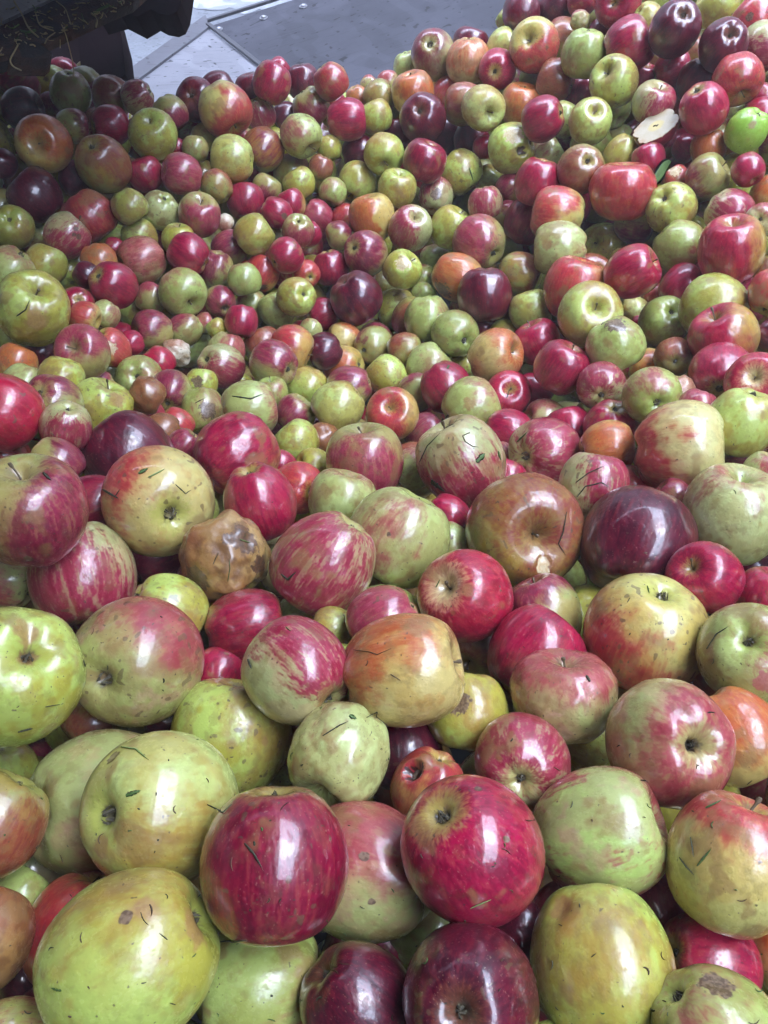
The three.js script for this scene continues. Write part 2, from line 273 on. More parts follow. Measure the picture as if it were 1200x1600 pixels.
const out3 = [0, 0, 0];
function skin(atlas, kind, o, seed, bdir, marks) {
  const k = recipe(kind, o), R = rng(seed + 11), sx = R() * 60, sy = R() * 60, sz = R() * 60, F = 11 + R() * 8, spec = .80 + .08 * R(), len = 'RMKCD'.includes(kind) ? .5 : .25;
  const bruise = 'YWOGPC'.includes(kind) ? .02 + .11 * R() : 'UB'.includes(kind) ? .1 : kind === 'D' ? -1 : R() < .5 ? .09 * R() : -1, scab = R() < .24 ? .82 + .06 * R() : 2, patch = .5 + R() * .5, dull = 'YGWUKMOPC'.includes(kind) ? .35 + .5 * R() : kind === 'R' ? .1 + .3 * R() : 0, rus = 'URDC'.includes(kind) ? .3 : .5;
  return atlas.paint((u, v) => {
    const ph = u * Math.PI * 2, th = (1 - v) * Math.PI, st = Math.sin(th), nx = st * Math.cos(ph), ny = Math.cos(th), nz = st * Math.sin(ph);
    const q1 = fbm(nx * 1.6 + sx, ny * 1.6 + sy, nz * 1.6 + sz), q2 = fbm(nx * 3.6 + sz, ny * 3.6 + sx, nz * 3.6 + sy), q3 = vol(nx * 11 + sy, ny * 11 + sz, nz * 11 + sx), q4 = vol(nx * 27 + sx, ny * 27, nz * 27 + sy);
    const e = .3 + .7 * st, streak = .45 * vol(nx / (st + .02) * F * e + sx, ny * 2.4 + sz, nz / (st + .02) * F * e + sy) + .35 * vol(nx / (st + .02) * F * 2.3 * e + sy, ny * 5 + sx, nz / (st + .02) * F * 2.3 * e) + .2 * q4;
    // ground with patches
    let m = smooth(.43, .56, q1 + (q3 - .5) * .12 + (q4 - .5) * .05), r = lerp(k.g[0], k.g2[0], m), g = lerp(k.g[1], k.g2[1], m), b = lerp(k.g[2], k.g2[2], m);
    m = smooth(.66 - .26 * k.ta, .82 - .22 * k.ta, q2 + (q4 - .5) * .05) * .6; r = lerp(r, k.t[0], m); g = lerp(g, k.t[1], m); b = lerp(b, k.t[2], m);
    // blush
    const dot = nx * bdir.x + ny * bdir.y + nz * bdir.z;
    m = smooth(-k.sharp, k.sharp, dot * (1 - Math.abs(k.cov) * .5) + k.cov + (q1 - .5) * patch + (q2 - .5) * .55);
    m = lerp(m, clamp01(m * m * .45 + smooth(.60 - .36 * m, .86 - .30 * m, streak) * smooth(0, .3, m) * .85), k.st);
    let s = smooth(.38, .68, streak * .6 + q2 * .4), br = lerp(k.b[0], k.b2[0], s), bg = lerp(k.b[1], k.b2[1], s), bb = lerp(k.b[2], k.b2[2], s);
    r = lerp(r, br, m); g = lerp(g, bg, m); b = lerp(b, bb, m);
    // skin of the stem hollow and round the blossom end
    m = smooth(.62 * k.sa + .18, .1, th + (streak - .5) * .5 + (q2 - .5) * .3) * .85; r = lerp(r, k.sc[0], m); g = lerp(g, k.sc[1], m); b = lerp(b, k.sc[2], m);
    m = smooth(.56, .2, Math.PI - th + (streak - .5) * .4) * (kind === 'D' ? .15 : .72); r = lerp(r, k.sc[0] * .6 + .19, m); g = lerp(g, k.sc[1] * .6 + .22, m); b = lerp(b, k.sc[2] * .7 + .04, m);
    m = smooth(.34, .1, th + (q3 - .5) * .35) * rus; r = lerp(r, .24, m); g = lerp(g, .15, m); b = lerp(b, .06, m);
    m = smooth(.2, .1, Math.PI - th + (q4 - .5) * .12) * .8; r = lerp(r, .12, m); g = lerp(g, .085, m); b = lerp(b, .05, m);
    // corky dots, soft bruises, dirt
    const q5 = vol(nx * 44 + sz, ny * 44 + sx, nz * 44);
    m = smooth(.84, .89, q5) * len * 1.2; r = lerp(r, r * .6 + .2, m); g = lerp(g, g * .6 + .16, m); b = lerp(b, b * .6 + .09, m);
    m = smooth(.67 - bruise, .80 - bruise, fbm(nx * 2.3 + sy + 9, ny * 2.3 + sx, nz * 2.3)) * .6; r = lerp(r, .27, m); g = lerp(g, .15, m); b = lerp(b, .055, m);
    m = smooth(spec, spec + .025, .72 * q4 + .28 * q3) * .8; r = lerp(r, .075, m); g = lerp(g, .055, m); b = lerp(b, .03, m);
    m = smooth(scab, scab + .03, vol(nx * 9 + sz + 31, ny * 9 + sx, nz * 9 + sy) + (q4 - .5) * .08); if (m > 0) { r = lerp(r, .12, m * .65); g = lerp(g, .075, m * .65); b = lerp(b, .04, m * .65); }
    if (dull) { m = smooth(.52, .70, fbm(nx * 5.5 + sz, ny * 5.5 + sy + 20, nz * 5.5) + (q5 - .5) * .16) * dull; r = lerp(r, r * .55 + .09, m); g = lerp(g, g * .55 + .065, m); b = lerp(b, b * .5 + .025, m); }
    const tone = .93 + .14 * q3; r *= tone; g *= tone; b *= tone;
    for (const k2 of marks) {
      const a = Math.acos(Math.min(1, nx * k2.n.x + ny * k2.n.y + nz * k2.n.z)) / k2.w + (q3 - .5) * .55 + (q4 - .5) * .35;
      if (a < 1.3) { m = smooth(1.05, k2.soft ? .55 : .85, a) * (k2.soft ? .75 : .95); const t = smooth(.35, .65, q4), A = k2.col[0], B = k2.col[1]; r = lerp(r, lerp(A[0], B[0], t), m); g = lerp(g, lerp(A[1], B[1], t), m); b = lerp(b, lerp(A[2], B[2], t), m); }
    }
    out3[0] = r; out3[1] = g; out3[2] = b; return out3;
  });
}

// water film, drops and faint dents
const beads = [];
{ const r = rng(5); for (let i = 0; i < 420; i++) beads.push([r(), Math.acos(1 - 2 * r()) / Math.PI, .006 + .013 * r() * r(), .5 + .5 * r()]); }
const beadGrid = []; for (let k = 0; k < 1024; k++) beadGrid[k] = [];
for (let k = 0; k < beads.length; k++) { const [bu, bv, w] = beads[k], st = Math.max(.15, Math.sin(bv * Math.PI)), du = w / (2 * st) + .001; for (let v = Math.floor((bv - w) * 32); v <= Math.floor((bv + w) * 32); v++) for (let u = Math.floor((bu - du) * 32); u <= Math.floor((bu + du) * 32); u++) if (v >= 0 && v < 32) beadGrid[v * 32 + ((u + 64) % 32)].push(k); }
const relief = sheet(1024, 512, (u, v) => {
  const ph = u * 6.2832, th = v * Math.PI, st = Math.sin(th), x = st * Math.cos(ph), y = Math.cos(th), z = st * Math.sin(ph);
  let h = .36 * fbm(x * 3.3 + 5, y * 3.3, z * 3.3) + .10 * vol(x * 9, y * 9 + 4, z * 9) + .16 * vol(x * 17, y * 17, z * 17 + 8) + .085 * vol(x * 40, y * 40, z * 40);
  const t = relief0(u, v, st); h += t;
  return [h, h, h];
}, false);
function relief0(u, v, st) {
  let best = 0;
  const cell = beadGrid[Math.min(31, Math.floor(v * 32)) * 32 + Math.min(31, Math.floor(u * 32))];
  for (const k of cell) { const [bu, bv, w, hh] = beads[k]; let du = Math.abs(u - bu); if (du > .5) du = 1 - du; const d = Math.hypot(du * 2 * st, v - bv) / w; if (d < 1) best = Math.max(best, Math.sqrt(1 - d * d) * hh * w * 14); }
  return best;
}

const film = sheet(1024, 512, (u, v) => {
  const ph = u * 6.2832, th = v * Math.PI, st = Math.sin(th), x = st * Math.cos(ph), y = Math.cos(th), z = st * Math.sin(ph);
  const n = .5 * fbm(x * 4, y * 4 + 9, z * 4) + .3 * vol(x * 15, y * 15, z * 15 + 4) + .2 * vol(x * 42, y * 42 + 5, z * 42), w = smooth(.36, .48, n), c = .35 + .65 * w;
  return [c, clamp01(.5 - .36 * w + .2 * vol(x * 30, y * 30, z * 30)), c];
}, false);
const radiusAt = (p, th, ph) => {
  const q = Math.PI - th, a = p.a * Math.exp(-((th / p.wa) ** 2)) + .07 * Math.exp(-((th / .17) ** 2)), b = p.b * Math.exp(-((q / p.wb) ** 2)) + .10 * Math.exp(-((q / .16) ** 2));
  return 1 - a - b;
};
function appleGeometry(seed, segU, segV, o = {}, marks = []) {
  const r = rng(seed + 301), p = { a: .36 + .1 * r(), wa: .39 + .12 * r(), b: .2 + .09 * r(), wb: .36 + .1 * r() };
  if (o.round) { p.a = .36; p.wa = .42; p.b = .22; p.wb = .38; }
  const h = (o.h || .83 + .13 * r()) * 1.22, lobes = o.round ? .006 : .012 + .03 * r(), lump = o.lump || (o.round ? .014 : .018 + .022 * r()), taper = o.round ? .02 : .02 + .07 * r(), ph0 = r() * 6.28, sx = r() * 50, sy = r() * 50, oval = 1 - .05 * r(), skew = (r() - .5) * .12;
  const pos = [], uv = [], idx = [];
  for (let j = 0; j <= segV; j++) for (let i = 0; i <= segU; i++) {
    const u = i / segU, v = j / segV, ph = u * Math.PI * 2, th = (1 - v) * Math.PI;
    const st = Math.sin(th), nx = st * Math.cos(ph), ny = Math.cos(th), nz = st * Math.sin(ph);
    let rho = radiusAt(p, th, ph);
    rho *= 1 + lobes * Math.cos(5 * ph + ph0) * smooth(1.2, 2.8, th) * Math.min(1, st * 2) + lump * 2 * (fbm(nx * 1.3 + sx, ny * 1.3 + sy, nz * 1.3) - .5) * (lump > .04 ? 1.3 : 1) + (lump > .04 ? lump * .8 * (vol(nx * 4 + sy, ny * 4, nz * 4 + sx) - .5) : 0);
    for (const k of marks) if (k.depth) {
      const a = Math.acos(Math.min(1, nx * k.n.x + ny * k.n.y + nz * k.n.z)) / k.w;
      if (a < 2) rho -= k.depth * (k.hole ? smooth(1.05, .8, a) : k.flat ? smooth(1.15, .75, a) : Math.exp(-a * a * 1.6));
    }
    const wide = rho * (1 - taper * smooth(.9, 2.9, th));
    pos.push(nx * wide + skew * ny * rho * .5, ny * rho * h, nz * wide * oval); uv.push(u, v);
  }
  for (let j = 0; j < segV; j++) for (let i = 0; i < segU; i++) {
    const a = j * (segU + 1) + i, b = a + 1, c = a + segU + 1, d = c + 1;
    if (j > 0) idx.push(a, c, b); if (j < segV - 1) idx.push(b, c, d);
  }
  const g = new THREE.BufferGeometry();
  g.setAttribute('position', new THREE.Float32BufferAttribute(pos, 3)); g.setAttribute('uv', new THREE.Float32BufferAttribute(uv, 2)); g.setIndex(idx);
  g.computeVertexNormals();
  const n = g.attributes.normal;                                     // one normal along the seam and at each end
  for (let j = 0; j <= segV; j++) { const a = j * (segU + 1), b = a + segU, s = V(n.getX(a) + n.getX(b), n.getY(a) + n.getY(b), n.getZ(a) + n.getZ(b)).normalize(); n.setXYZ(a, s.x, s.y, s.z); n.setXYZ(b, s.x, s.y, s.z); }
  for (let i = 0; i <= segU; i++) { n.setXYZ(i, 0, -1, 0); n.setXYZ(segV * (segU + 1) + i, 0, 1, 0); }
  const pb = pos.length - 3 * 1;
  g.userData = { top: pos[segV * (segU + 1) * 3 + 1], bottom: pos[1], h, topX: pos[segV * (segU + 1) * 3], bottomX: pos[0] };
  return g;
}
// stem: a bent tapering stalk; blossom end: a ring of withered sepals round a dark cup
const stemShapes = [0, 1, 2].map((k) => {
  const len = [.5, .34, .62][k], bend = [.14, .05, .24][k], c = new THREE.CatmullRomCurve3([V(0, -.03, 0), V(bend * .2, len * .35, 0), V(bend * .6, len * .7, bend * .2), V(bend, len, bend * .3)]);
  const t = new THREE.TubeGeometry(c, 8, .038, 8, false), p = t.attributes.position;
  for (let i = 0; i < p.count; i++) { const f = Math.floor(i / 9) / 8, ctr = c.getPoint(f), s = f > .8 ? 1.45 : 1 - .25 * Math.sin(f * 3.1); p.setXYZ(i, ctr.x + (p.getX(i) - ctr.x) * s, ctr.y + (p.getY(i) - ctr.y) * s, ctr.z + (p.getZ(i) - ctr.z) * s); }
  const cap = new THREE.SphereGeometry(.05, 8, 5); cap.scale(1, .5, 1); cap.translate(bend, len, bend * .3);
  const g = mergeGeometries([t, cap]); g.computeVertexNormals(); return g;
});
const calyxShapes = [0, 1, 2].map((k) => {
  const r = rng(40 + k), parts = [], cup = new THREE.LatheGeometry([[.0, -.05], [.05, -.045], [.085, .0], [.1, .012], [.115, -.01]].map(([x, y]) => new THREE.Vector2(x, y)), 12); parts.push(cup);
  for (let i = 0; i < 5; i++) {
    const s = new THREE.ConeGeometry(.045 + .015 * r(), .15 + .07 * r(), 5, 3); s.translate(0, .08, 0); s.scale(1, 1, .35);
    const p = s.attributes.position; for (let j = 0; j < p.count; j++) { const y = p.getY(j); p.setZ(j, p.getZ(j) - y * y * (1.5 + 3 * r())); p.setX(j, p.getX(j) + (r() - .5) * .02); }
    s.rotateX(-.55 + .9 * r()); s.translate(0, .0, .085); s.rotateY(i * 1.2566 + (r() - .5) * .5); parts.push(s);
  }
  const g = mergeGeometries(parts.map((x) => x.toNonIndexed())); g.rotateX(Math.PI); g.computeVertexNormals(); return g;
});
const barkTex = sheet(64, 64, (u, v) => { const n = fbm(u * 9, v * 9, 3); return mix3([.05, .035, .02], [.17, .12, .06], n); });
const stemMat = new THREE.MeshPhysicalMaterial({ map: barkTex, roughness: .7, clearcoat: .4, clearcoatRoughness: .2 }); stemMat.name = 'stem';
const sepalTex = sheet(64, 64, (u, v) => { const n = fbm(u * 11, v * 11, 8); return mix3([.035, .03, .02], [.15, .13, .075], n * n * 1.4); });
const calyxMat = new THREE.MeshPhysicalMaterial({ map: sepalTex, roughness: .8, clearcoat: .35, clearcoatRoughness: .2 }); calyxMat.name = 'withered sepals';
// ------------------------------------------------------------------ where the apples lie
const LIST = [];
function A(kind, x, y, r, layer, end, label, o) { LIST.push({ kind, x, y, r, layer, end, label, o, id: LIST.length }); }
// ------------------------------------------------------------------ the apples
// A(kind, centre x, centre y, radius, layer, visible end, label, more): where each apple is seen, how deep it lies
// (2 on top, 1 tucked under a neighbour, 0 down in a gap), which end shows; more.b = side of the blush in degrees.
// nearest rows
A('Y', 253, 1263, 119, 2, ['c', 182, 1272], 'big pale yellow apple with a brown scab and a bent grass blade', { round: 1, pale: .6, m: [[177, 1189, 13, 'scab', .03], [172, 1322, 22, 'tan', .01]] });
A('Y', 202, 1500, 136, 2, ['c', 288, 1447], 'largest apple, golden yellow with brown bruises round its blossom end, bottom left corner', { round: 1, m: [[290, 1462, 36, 'tan', 0], [205, 1435, 22, 'tan', 0], [180, 1447, 10, 'scab', .01]] });
A('W', 158, 1254, 114, 1, 0, 'cream yellow apple with faint pink streaks half hidden behind the big scabbed yellow apple', { b: -20, cov: -.3 });
A('C', 132, 1455, 90, 1, 0, 'coral red apple peeking out behind the largest golden yellow apple', {});
A('B', -30, 1470, 78, 2, 0, 'orange brown rotting apple cut off by the left edge beside the coral red apple', { soft: 1 });
A('U', -12, 1286, 82, 2, ['c', 18, 1222], 'apple brown above and dark red below with a ragged blossom end, at the left edge', { b: -80 });
A('G', 30, 1402, 46, 0, 0, '', {});
A('G', 12, 1628, 64, 1, 0, 'pale olive apple top in the extreme bottom left corner', {});
A('D', 70, 1590, 50, 0, 0, '', {});
A('D', 35, 1532, 40, 0, 0, '', {});
A('R', 430, 1347, 115, 2, ['c', 424, 1250], 'large glossy deep crimson apple with a green-flecked top, beside the scabbed yellow apple', { round: 1, dark: .5, b: -100 });
A('G', 408, 1537, 94, 1, 0, 'pale green apple with pink stripes at its right, under the glossy deep crimson apple', { b: -30 });
A('W', 572, 1360, 108, 1, 0, 'tall green-and-pink apple with brown pits wedged between the crimson and the bright red apple', { b: 85, m: [[573, 1403, 6, 'scab', .02], [564, 1340, 7, 'scab', .01], [598, 1328, 11, 'tan', .01]] });
A('R', 738, 1327, 112, 2, ['c', 697, 1282], 'large bright red apple with open yellowish blossom end and three tiny specks', { round: 1, m: [[755, 1242, 5, 'scab', .02], [790, 1315, 5, 'scab', .02]] });
A('D', 735, 1560, 108, 2, ['c', 722, 1574], 'dark maroon apple with a small blossom end at the middle of the bottom edge', {});
A('D', 560, 1572, 92, 1, 0, 'smooth dark purple apple at the bottom edge, between pale green and maroon ones', {});
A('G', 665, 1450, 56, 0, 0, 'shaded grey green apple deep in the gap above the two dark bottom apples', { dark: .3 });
A('C', 668, 1230, 60, 1, 0, 'small orange red apple with a round black hole, above the large bright red apple', { dark: .2, m: [[641, 1206, 17, 'hole', .3]] });
A('D', 630, 1172, 60, 0, 0, 'wet dark purple apple deep in the gap above the apple with the black hole', {});
A('G', 530, 1178, 80, 1, 0, 'lumpy yellow green apple with a tiny leaf disc and a thin blade on top', { pale: .7, lump: .07 });
A('K', 462, 1047, 85, 2, ['c', 512, 1085], 'pink-shouldered apple fading to pale green with a brown blossom end at lower right', { b: 60, cov: -.05, m: [[505, 1080, 27, 'tan', .05]] });
A('O', 630, 1046, 92, 2, ['s', 708, 1030], 'orange yellow apple with red freckles and a fine curved fibre, near the centre', { b: 130, cov: -.25, pale: .3, m: [[600, 1138, 4, 'scab', 0]] });
A('Y', 729, 1110, 63, 1, 0, 'small yellow green apple with a brown dented bruise, right of the freckled orange yellow apple', { m: [[716, 1100, 18, 'scab', .08]] });
A('U', 745, 1022, 56, 0, ['s', 728, 1038], 'olive apple holding water in its stem hollow, deep between red and orange ones', { dark: .3 });
A('R', 838, 1023, 78, 1, 0, 'plain red apple directly behind the wrinkled brownish pink apple', { b: 120 });
A('W', 881, 1087, 79, 2, ['s', 886, 1030], 'wide wrinkled brownish pink apple with sunken top, right of centre', { lump: .06, h: .76, b: 90, cov: -.05 });
A('K', 816, 1190, 75, 1, ['c', 812, 1213], 'apple with vivid red stripes radiating from a yellow blossom end', { b: 90, cov: .35 });
A('Y', 915, 1150, 62, 0, 0, 'plain yellow apple mostly hidden below the wrinkled brownish pink apple', {});
A('W', 1045, 1160, 98, 2, ['c', 1081, 1163], 'large dusty pink apple with a deep dark hole at its blossom end', { b: -20, cov: .2, rose: .4, m: [[960, 1150, 36, 'tan', 0], [1082, 1163, 15, 'hole', .14]] });
A('W', 938, 1300, 101, 2, 0, 'large smooth green apple with pink rim, right of the large bright red one', { gp: 1 });
A('P', 1145, 1347, 105, 2, ['s', 1183, 1270], 'large yellow orange apple with crossed grass clippings at the right edge', { round: 1, b: 60, cov: -.2, pale: .2 });
A('Y', 939, 1503, 110, 2, 0, 'large mottled yellow apple with an uneven brown shoulder, lower right', { round: 1, m: [[885, 1435, 24, 'tan', .07]] });
A('R', 1107, 1505, 76, 1, ['c', 1063, 1490], 'bright crimson apple tucked under the clipping-covered yellow orange apple', {});
A('G', 1130, 1628, 106, 2, ['c', 1082, 1572], 'yellow green apple with a torn brown patch in the bottom right corner', { m: [[1150, 1556, 28, 'scab', .05]] });
A('O', 1238, 1500, 58, 1, 0, 'orange yellow apple sliver at the right edge above the bottom corner', {});
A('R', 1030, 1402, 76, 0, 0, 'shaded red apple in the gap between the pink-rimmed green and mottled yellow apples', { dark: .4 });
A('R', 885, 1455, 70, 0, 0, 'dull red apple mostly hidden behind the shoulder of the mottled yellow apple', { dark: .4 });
A('D', 810, 1450, 46, 0, 0, '', {});
// second band
A('M', 45, 797, 89, 2, ['s', 33, 738], 'large dull red apple with greenish stem hollow, at the left edge', { b: -30, m: [[42, 870, 8, 'scab', 0]] });
A('K', 130, 897, 82, 1, 0, 'apple with broken red stripes over pale yellow, below the large dull red apple', { b: -100, cov: .3 });
A('W', 15, 906, 46, 0, 0, 'brownish pink apple sliver at the left edge under the large dull red apple', { dark: .2 });
A('Y', 15, 1057, 110, 2, ['c', 36, 1028], 'large yellow apple with a fold over its blossom end, at the left edge', { m: [[30, 985, 26, 'tan', .05], [38, 1027, 22, 'tan', .05]] });
A('W', 215, 1032, 102, 2, ['c', 173, 1058], 'large olive green apple with brownish pink flush and clear blossom end', { round: 1, b: 60, olive: .7, cov: -.3 });
A('Y', 262, 958, 63, 1, ['c', 209, 926], 'yellow green apple looking out behind the large olive flushed apple', {});
A('B', 352, 868, 72, 2, 0, 'rotten caramel brown apple with wrinkled skin and stuck grass fibres', { lump: .13, m: [[386, 838, 26, 'rot', .06], [357, 840, 10, 'rot', .05], [305, 905, 24, 'rot', .05], [410, 880, 18, 'rot', .05], [350, 915, 20, 'tan', .04]] });
A('R', 245, 868, 52, 0, 0, 'deep red apple in the gap below the peach red apple with clippings', { dark: .5 });
A('R', 385, 980, 62, 1, 0, 'crimson apple with pale yellow right side, below the rotten brown apple', { b: 160, dark: .2, yel: .5 });
A('R', 340, 1052, 41, 0, 0, 'small bright red apple with dirt flecks, between the olive flushed and pink-shouldered apples', {});
A('Y', 362, 1150, 92, 1, 0, 'yellow green apple with one round brown spot, behind the scabbed yellow apple', { round: 1, m: [[411, 1161, 8, 'tan', .02]] });
A('U', 150, 1127, 52, 0, 0, 'shaded brown red apple below the large olive flushed apple', { dark: .5 });
A('D', 265, 1122, 42, 0, 0, '', {});
A('P', 248, 783, 87, 2, ['c', 265, 801], 'peach red apple with yellow blossom end and several grass clippings', { round: 1, b: 150, cov: -.42, pale: .5 });
A('D', 202, 716, 75, 1, 0, 'glossy dark maroon apple right behind the peach red apple with clippings', {});
A('R', 5, 645, 62, 2, 0, 'vivid crimson apple cut off by the left edge, above the large dull red apple', { bright: .4 });
A('M', 82, 632, 47, 1, ['c', 65, 614], 'rosy apple with ringed blossom end, right of the vivid crimson edge apple', {});
A('K', 103, 668, 41, 2, ['c', 108, 641], 'apple pale green on top and pink below with a dried tendril beside it', { b: -90, cov: .1 });
A('M', 88, 727, 44, 1, 0, 'dusky red apple with a green tinge, between the dull red and dark maroon apples', { dark: .3 });
A('C', 10, 712, 36, 0, 0, 'peach red apple sliver at the left edge below the vivid crimson apple', {});
A('R', 148, 790, 50, 0, 0, 'shadowed dark red apple left of the peach red apple with clippings', { dark: .5 });
A('R', 370, 708, 67, 1, 0, 'lopsided red apple with olive green underside, above the scarred bright red apple', { b: 110, lump: .06, yel: .5 });
A('R', 407, 784, 60, 2, ['c', 392, 742], 'bright red apple with a grey scar at its top, above the rotten brown apple', { m: [[392, 741, 8, 'scab', .02]] });
A('C', 466, 762, 42, 1, ['c', 484, 768], 'coral apple with yellowish blossom end, right of the scarred bright red apple', { b: 150 });
A('M', 570, 720, 61, 2, ['s', 566, 674], 'dusty rose red apple with flattened top and shallow stem pit, above the centre', { b: -90, rose: 1 });
A('G', 535, 785, 54, 1, 0, 'small yellow green apple between the dusty rose and the red-streaked apple', { pale: .4 });
A('G', 622, 840, 81, 2, 0, 'smooth yellow green apple with a brown prick, left of the pale-starred crimson one', { pale: .4, m: [[609, 836, 4, 'scab', .01]] });
A('K', 504, 882, 84, 2, ['c', 545, 823], 'apple densely streaked red with a creamy blossom end, at the centre of the heap', { cov: .6, b: 200 });
A('R', 727, 931, 74, 2, ['s', 698, 916], 'crimson apple with a pale yellow star round its stem hollow', { bright: .3, b: -10, star: 1 });
A('U', 820, 829, 92, 2, ['s', 841, 836], 'large russet orange apple with sunken stem and a peeling flap', { russet: 1, cov: -.25, m: [[851, 884, 13, 'cream', .03], [842, 838, 26, 'tan', .06], [868, 870, 22, 'tan', .03]] });
A('K', 720, 722, 73, 2, ['s', 690, 664], 'large pale apple with pink streaks, leaf scraps and a curled tendril', { b: -80, cov: -.1 });
A('K', 852, 708, 57, 1, ['c', 823, 713], 'pink striped apple with dark blossom end, behind the large russet orange apple', { b: 0, cov: .55 });
A('D', 997, 850, 91, 2, ['c', 975, 906], 'very dark plum apple beaded with water, right of the russet orange apple', {});
A('R', 1101, 902, 58, 2, ['s', 1082, 884], 'small crimson apple with an upright stem, right of the dark plum apple', {});
A('P', 1009, 990, 95, 2, ['c', 1035, 934], 'large yellow apple with red orange base and blossom end on top', { round: 1, b: 215, cov: -.25, h: .84 });
A('G', 1172, 1022, 80, 2, ['c', 1170, 1003], 'pale green apple with wide blossom basin and a brown pink patch, at the right edge', { pale: .3, m: [[1192, 1064, 19, 'pink', .01]] });
A('O', 1152, 1150, 76, 1, 0, 'orange apple under the pale green edge apple, behind the dusty pink one', { b: 90 });
A('G', 1145, 803, 79, 2, 0, 'large pale celery green apple, right of the dark plum apple', { pale: .8 });
A('R', 1196, 930, 46, 1, 0, 'red apple sliver at the right edge above the pale green edge apple', {});
A('D', 1172, 890, 36, 0, 0, '', {});
A('M', 850, 956, 60, 1, 0, 'red apple below the peeling flap of the russet orange apple', { dark: .1 });
A('M', 602, 977, 63, 1, 0, 'dusty pink apple behind the freckled orange yellow apple', { rose: 1 });
A('Y', 530, 1050, 45, 0, 0, '', { dark: .3 });
A('Y', 520, 985, 36, 0, 0, '', { dark: .3 });
A('G', 705, 850, 34, 0, 0, 'small pale apple with black dots between yellow green and russet orange ones', { pale: .4, m: [[707, 841, 4, 'rot', .02], [693, 843, 4, 'rot', .02]] });
A('R', 700, 806, 36, 0, 0, '', {});
A('X', 420, 815, 36, 1, 0, 'mouldy cream white apple behind the rotten brown apple', { lump: .09 });
// third band, from the left
A('Y', 52, 482, 57, 2, ['s', 62, 455], 'big creased yellow green apple with deep stem cavity, at the left edge', { m: [[55, 502, 20, 'tan', .03]], lump: .05, olive: .3 });
A('M', 129, 550, 43, 2, ['s', 116, 543], 'rosy apple with a round pit, just below the big creased yellow green apple', { rose: 1 });
A('P', 174, 543, 31, 1, 0, 'peach apple with a cream broken edge behind the rosy pitted apple', { b: 0, m: [[172, 545, 11, 'cream', .05]] });
A('R', 206, 536, 20, 1, 0, 'tiny crimson apple right of the broken peach apple', {});
A('O', 26, 568, 32, 1, 0, 'orange apple at the left edge under the big creased yellow green apple', { b: 90 });
A('Y', 95, 593, 36, 1, 0, 'dented yellow green apple under the rosy pitted apple', { lump: .07 });
A('G', 38, 604, 36, 0, 0, 'pale grey green apple between the left edge orange one and the vivid crimson one', { pale: .6 });
A('Y', 160, 635, 46, 1, 0, 'tan bruised yellow apple above the glossy dark maroon apple', { lump: .06, m: [[183, 628, 15, 'tan', .06]] });
A('M', 155, 606, 28, 0, 0, '', {});
A('R', 248, 567, 27, 1, 0, 'small bright crimson apple beside the whitish eaten core', { bright: .3 });
A('G', 218, 592, 37, 1, ['c', 215, 587], 'green apple with brown blossom end behind the rotten tan apple', { dark: .2 });
A('B', 230, 618, 30, 2, 0, 'rotten tan brown apple leaning on a red brown one, left of centre', { lump: .08 });
A('M', 267, 612, 34, 1, ['c', 262, 629], 'red brown apple right of the rotten tan apple', { dark: .2 });
A('X', 275, 552, 22, 1, 0, 'whitish eaten apple core right of the small bright crimson apple', { lump: .14 });
A('R', 232, 651, 26, 0, 0, '', { bright: .3 });
A('C', 278, 663, 27, 0, 0, 'salmon apple top behind the glossy dark maroon apple', {});
A('B', 256, 674, 28, 0, 0, '', {});
A('M', 288, 696, 27, 0, 0, 'mauve red apple left of the lopsided red apple', {});
A('D', 65, 552, 28, 0, 0, '', {});
A('R', 377, 502, 26, 2, 0, 'round cherry red apple below the small green one, left of the hollow', {});
A('K', 346, 572, 36, 2, ['c', 325, 563], 'apple green above and dark red below with a blossom end at its left', { b: -90, cov: .2, dark: .15 });
A('W', 353, 548, 30, 1, 0, 'pink speckled apple hiding behind the green-and-dark-red apple', { b: 0 });
A('C', 455, 545, 37, 2, 0, 'bright red orange apple behind the violet striped one', { b: 160, yel: .6 });
A('U', 411, 541, 31, 0, 0, 'dull olive apple left of the bright red orange apple', { dark: .2 });
A('M', 428, 568, 38, 2, ['c', 451, 577], 'violet red striped apple with greenish base, in front of the bright red orange apple', { b: 60 });
A('D', 507, 549, 29, 1, 0, 'deep wine apple right of the bright red orange apple', {});
A('O', 537, 530, 27, 1, 0, 'pale peach apple just below the big plum apple of the hollow', { pale: .3 });
A('M', 585, 540, 31, 1, ['c', 570, 546], 'brownish pink apple with left blossom end, right of the pale peach apple', { yel: .5 });
A('O', 537, 573, 33, 0, ['c', 560, 570], 'orange apple with brown blossom end above the dusky pink red one', { dark: .1 });
A('M', 546, 606, 35, 1, 0, 'dusky pink red apple behind the round lemon green apple', {});
A('Y', 478, 606, 34, 1, 0, 'dented olive yellow apple below the violet striped apple', { lump: .08, olive: .3 });
A('G', 425, 613, 25, 1, 0, 'small green apple with a blade mark behind the pale grey green one', {});
A('Y', 372, 604, 25, 0, 0, '', {});
A('G', 390, 639, 44, 2, 0, 'pale grey green apple crossed by dark twigs, above the lopsided red apple', { pale: .3, b: 0 });
A('Y', 315, 601, 25, 1, 0, 'little bruised yellow apple left of the green-and-dark-red apple', { m: [[308, 597, 9, 'scab', .03]] });
A('G', 318, 641, 35, 1, 0, 'yellow green apple with a large grey scab, left of the pale twig-crossed apple', { m: [[325, 640, 13, 'scab', .04]] });
A('M', 462, 646, 32, 1, 0, 'orange brown red apple right of the pale twig-crossed apple', { yel: .2 });
A('Y', 528, 636, 42, 2, 0, 'round lemon green apple above the dusty rose red apple', { pale: .4 });
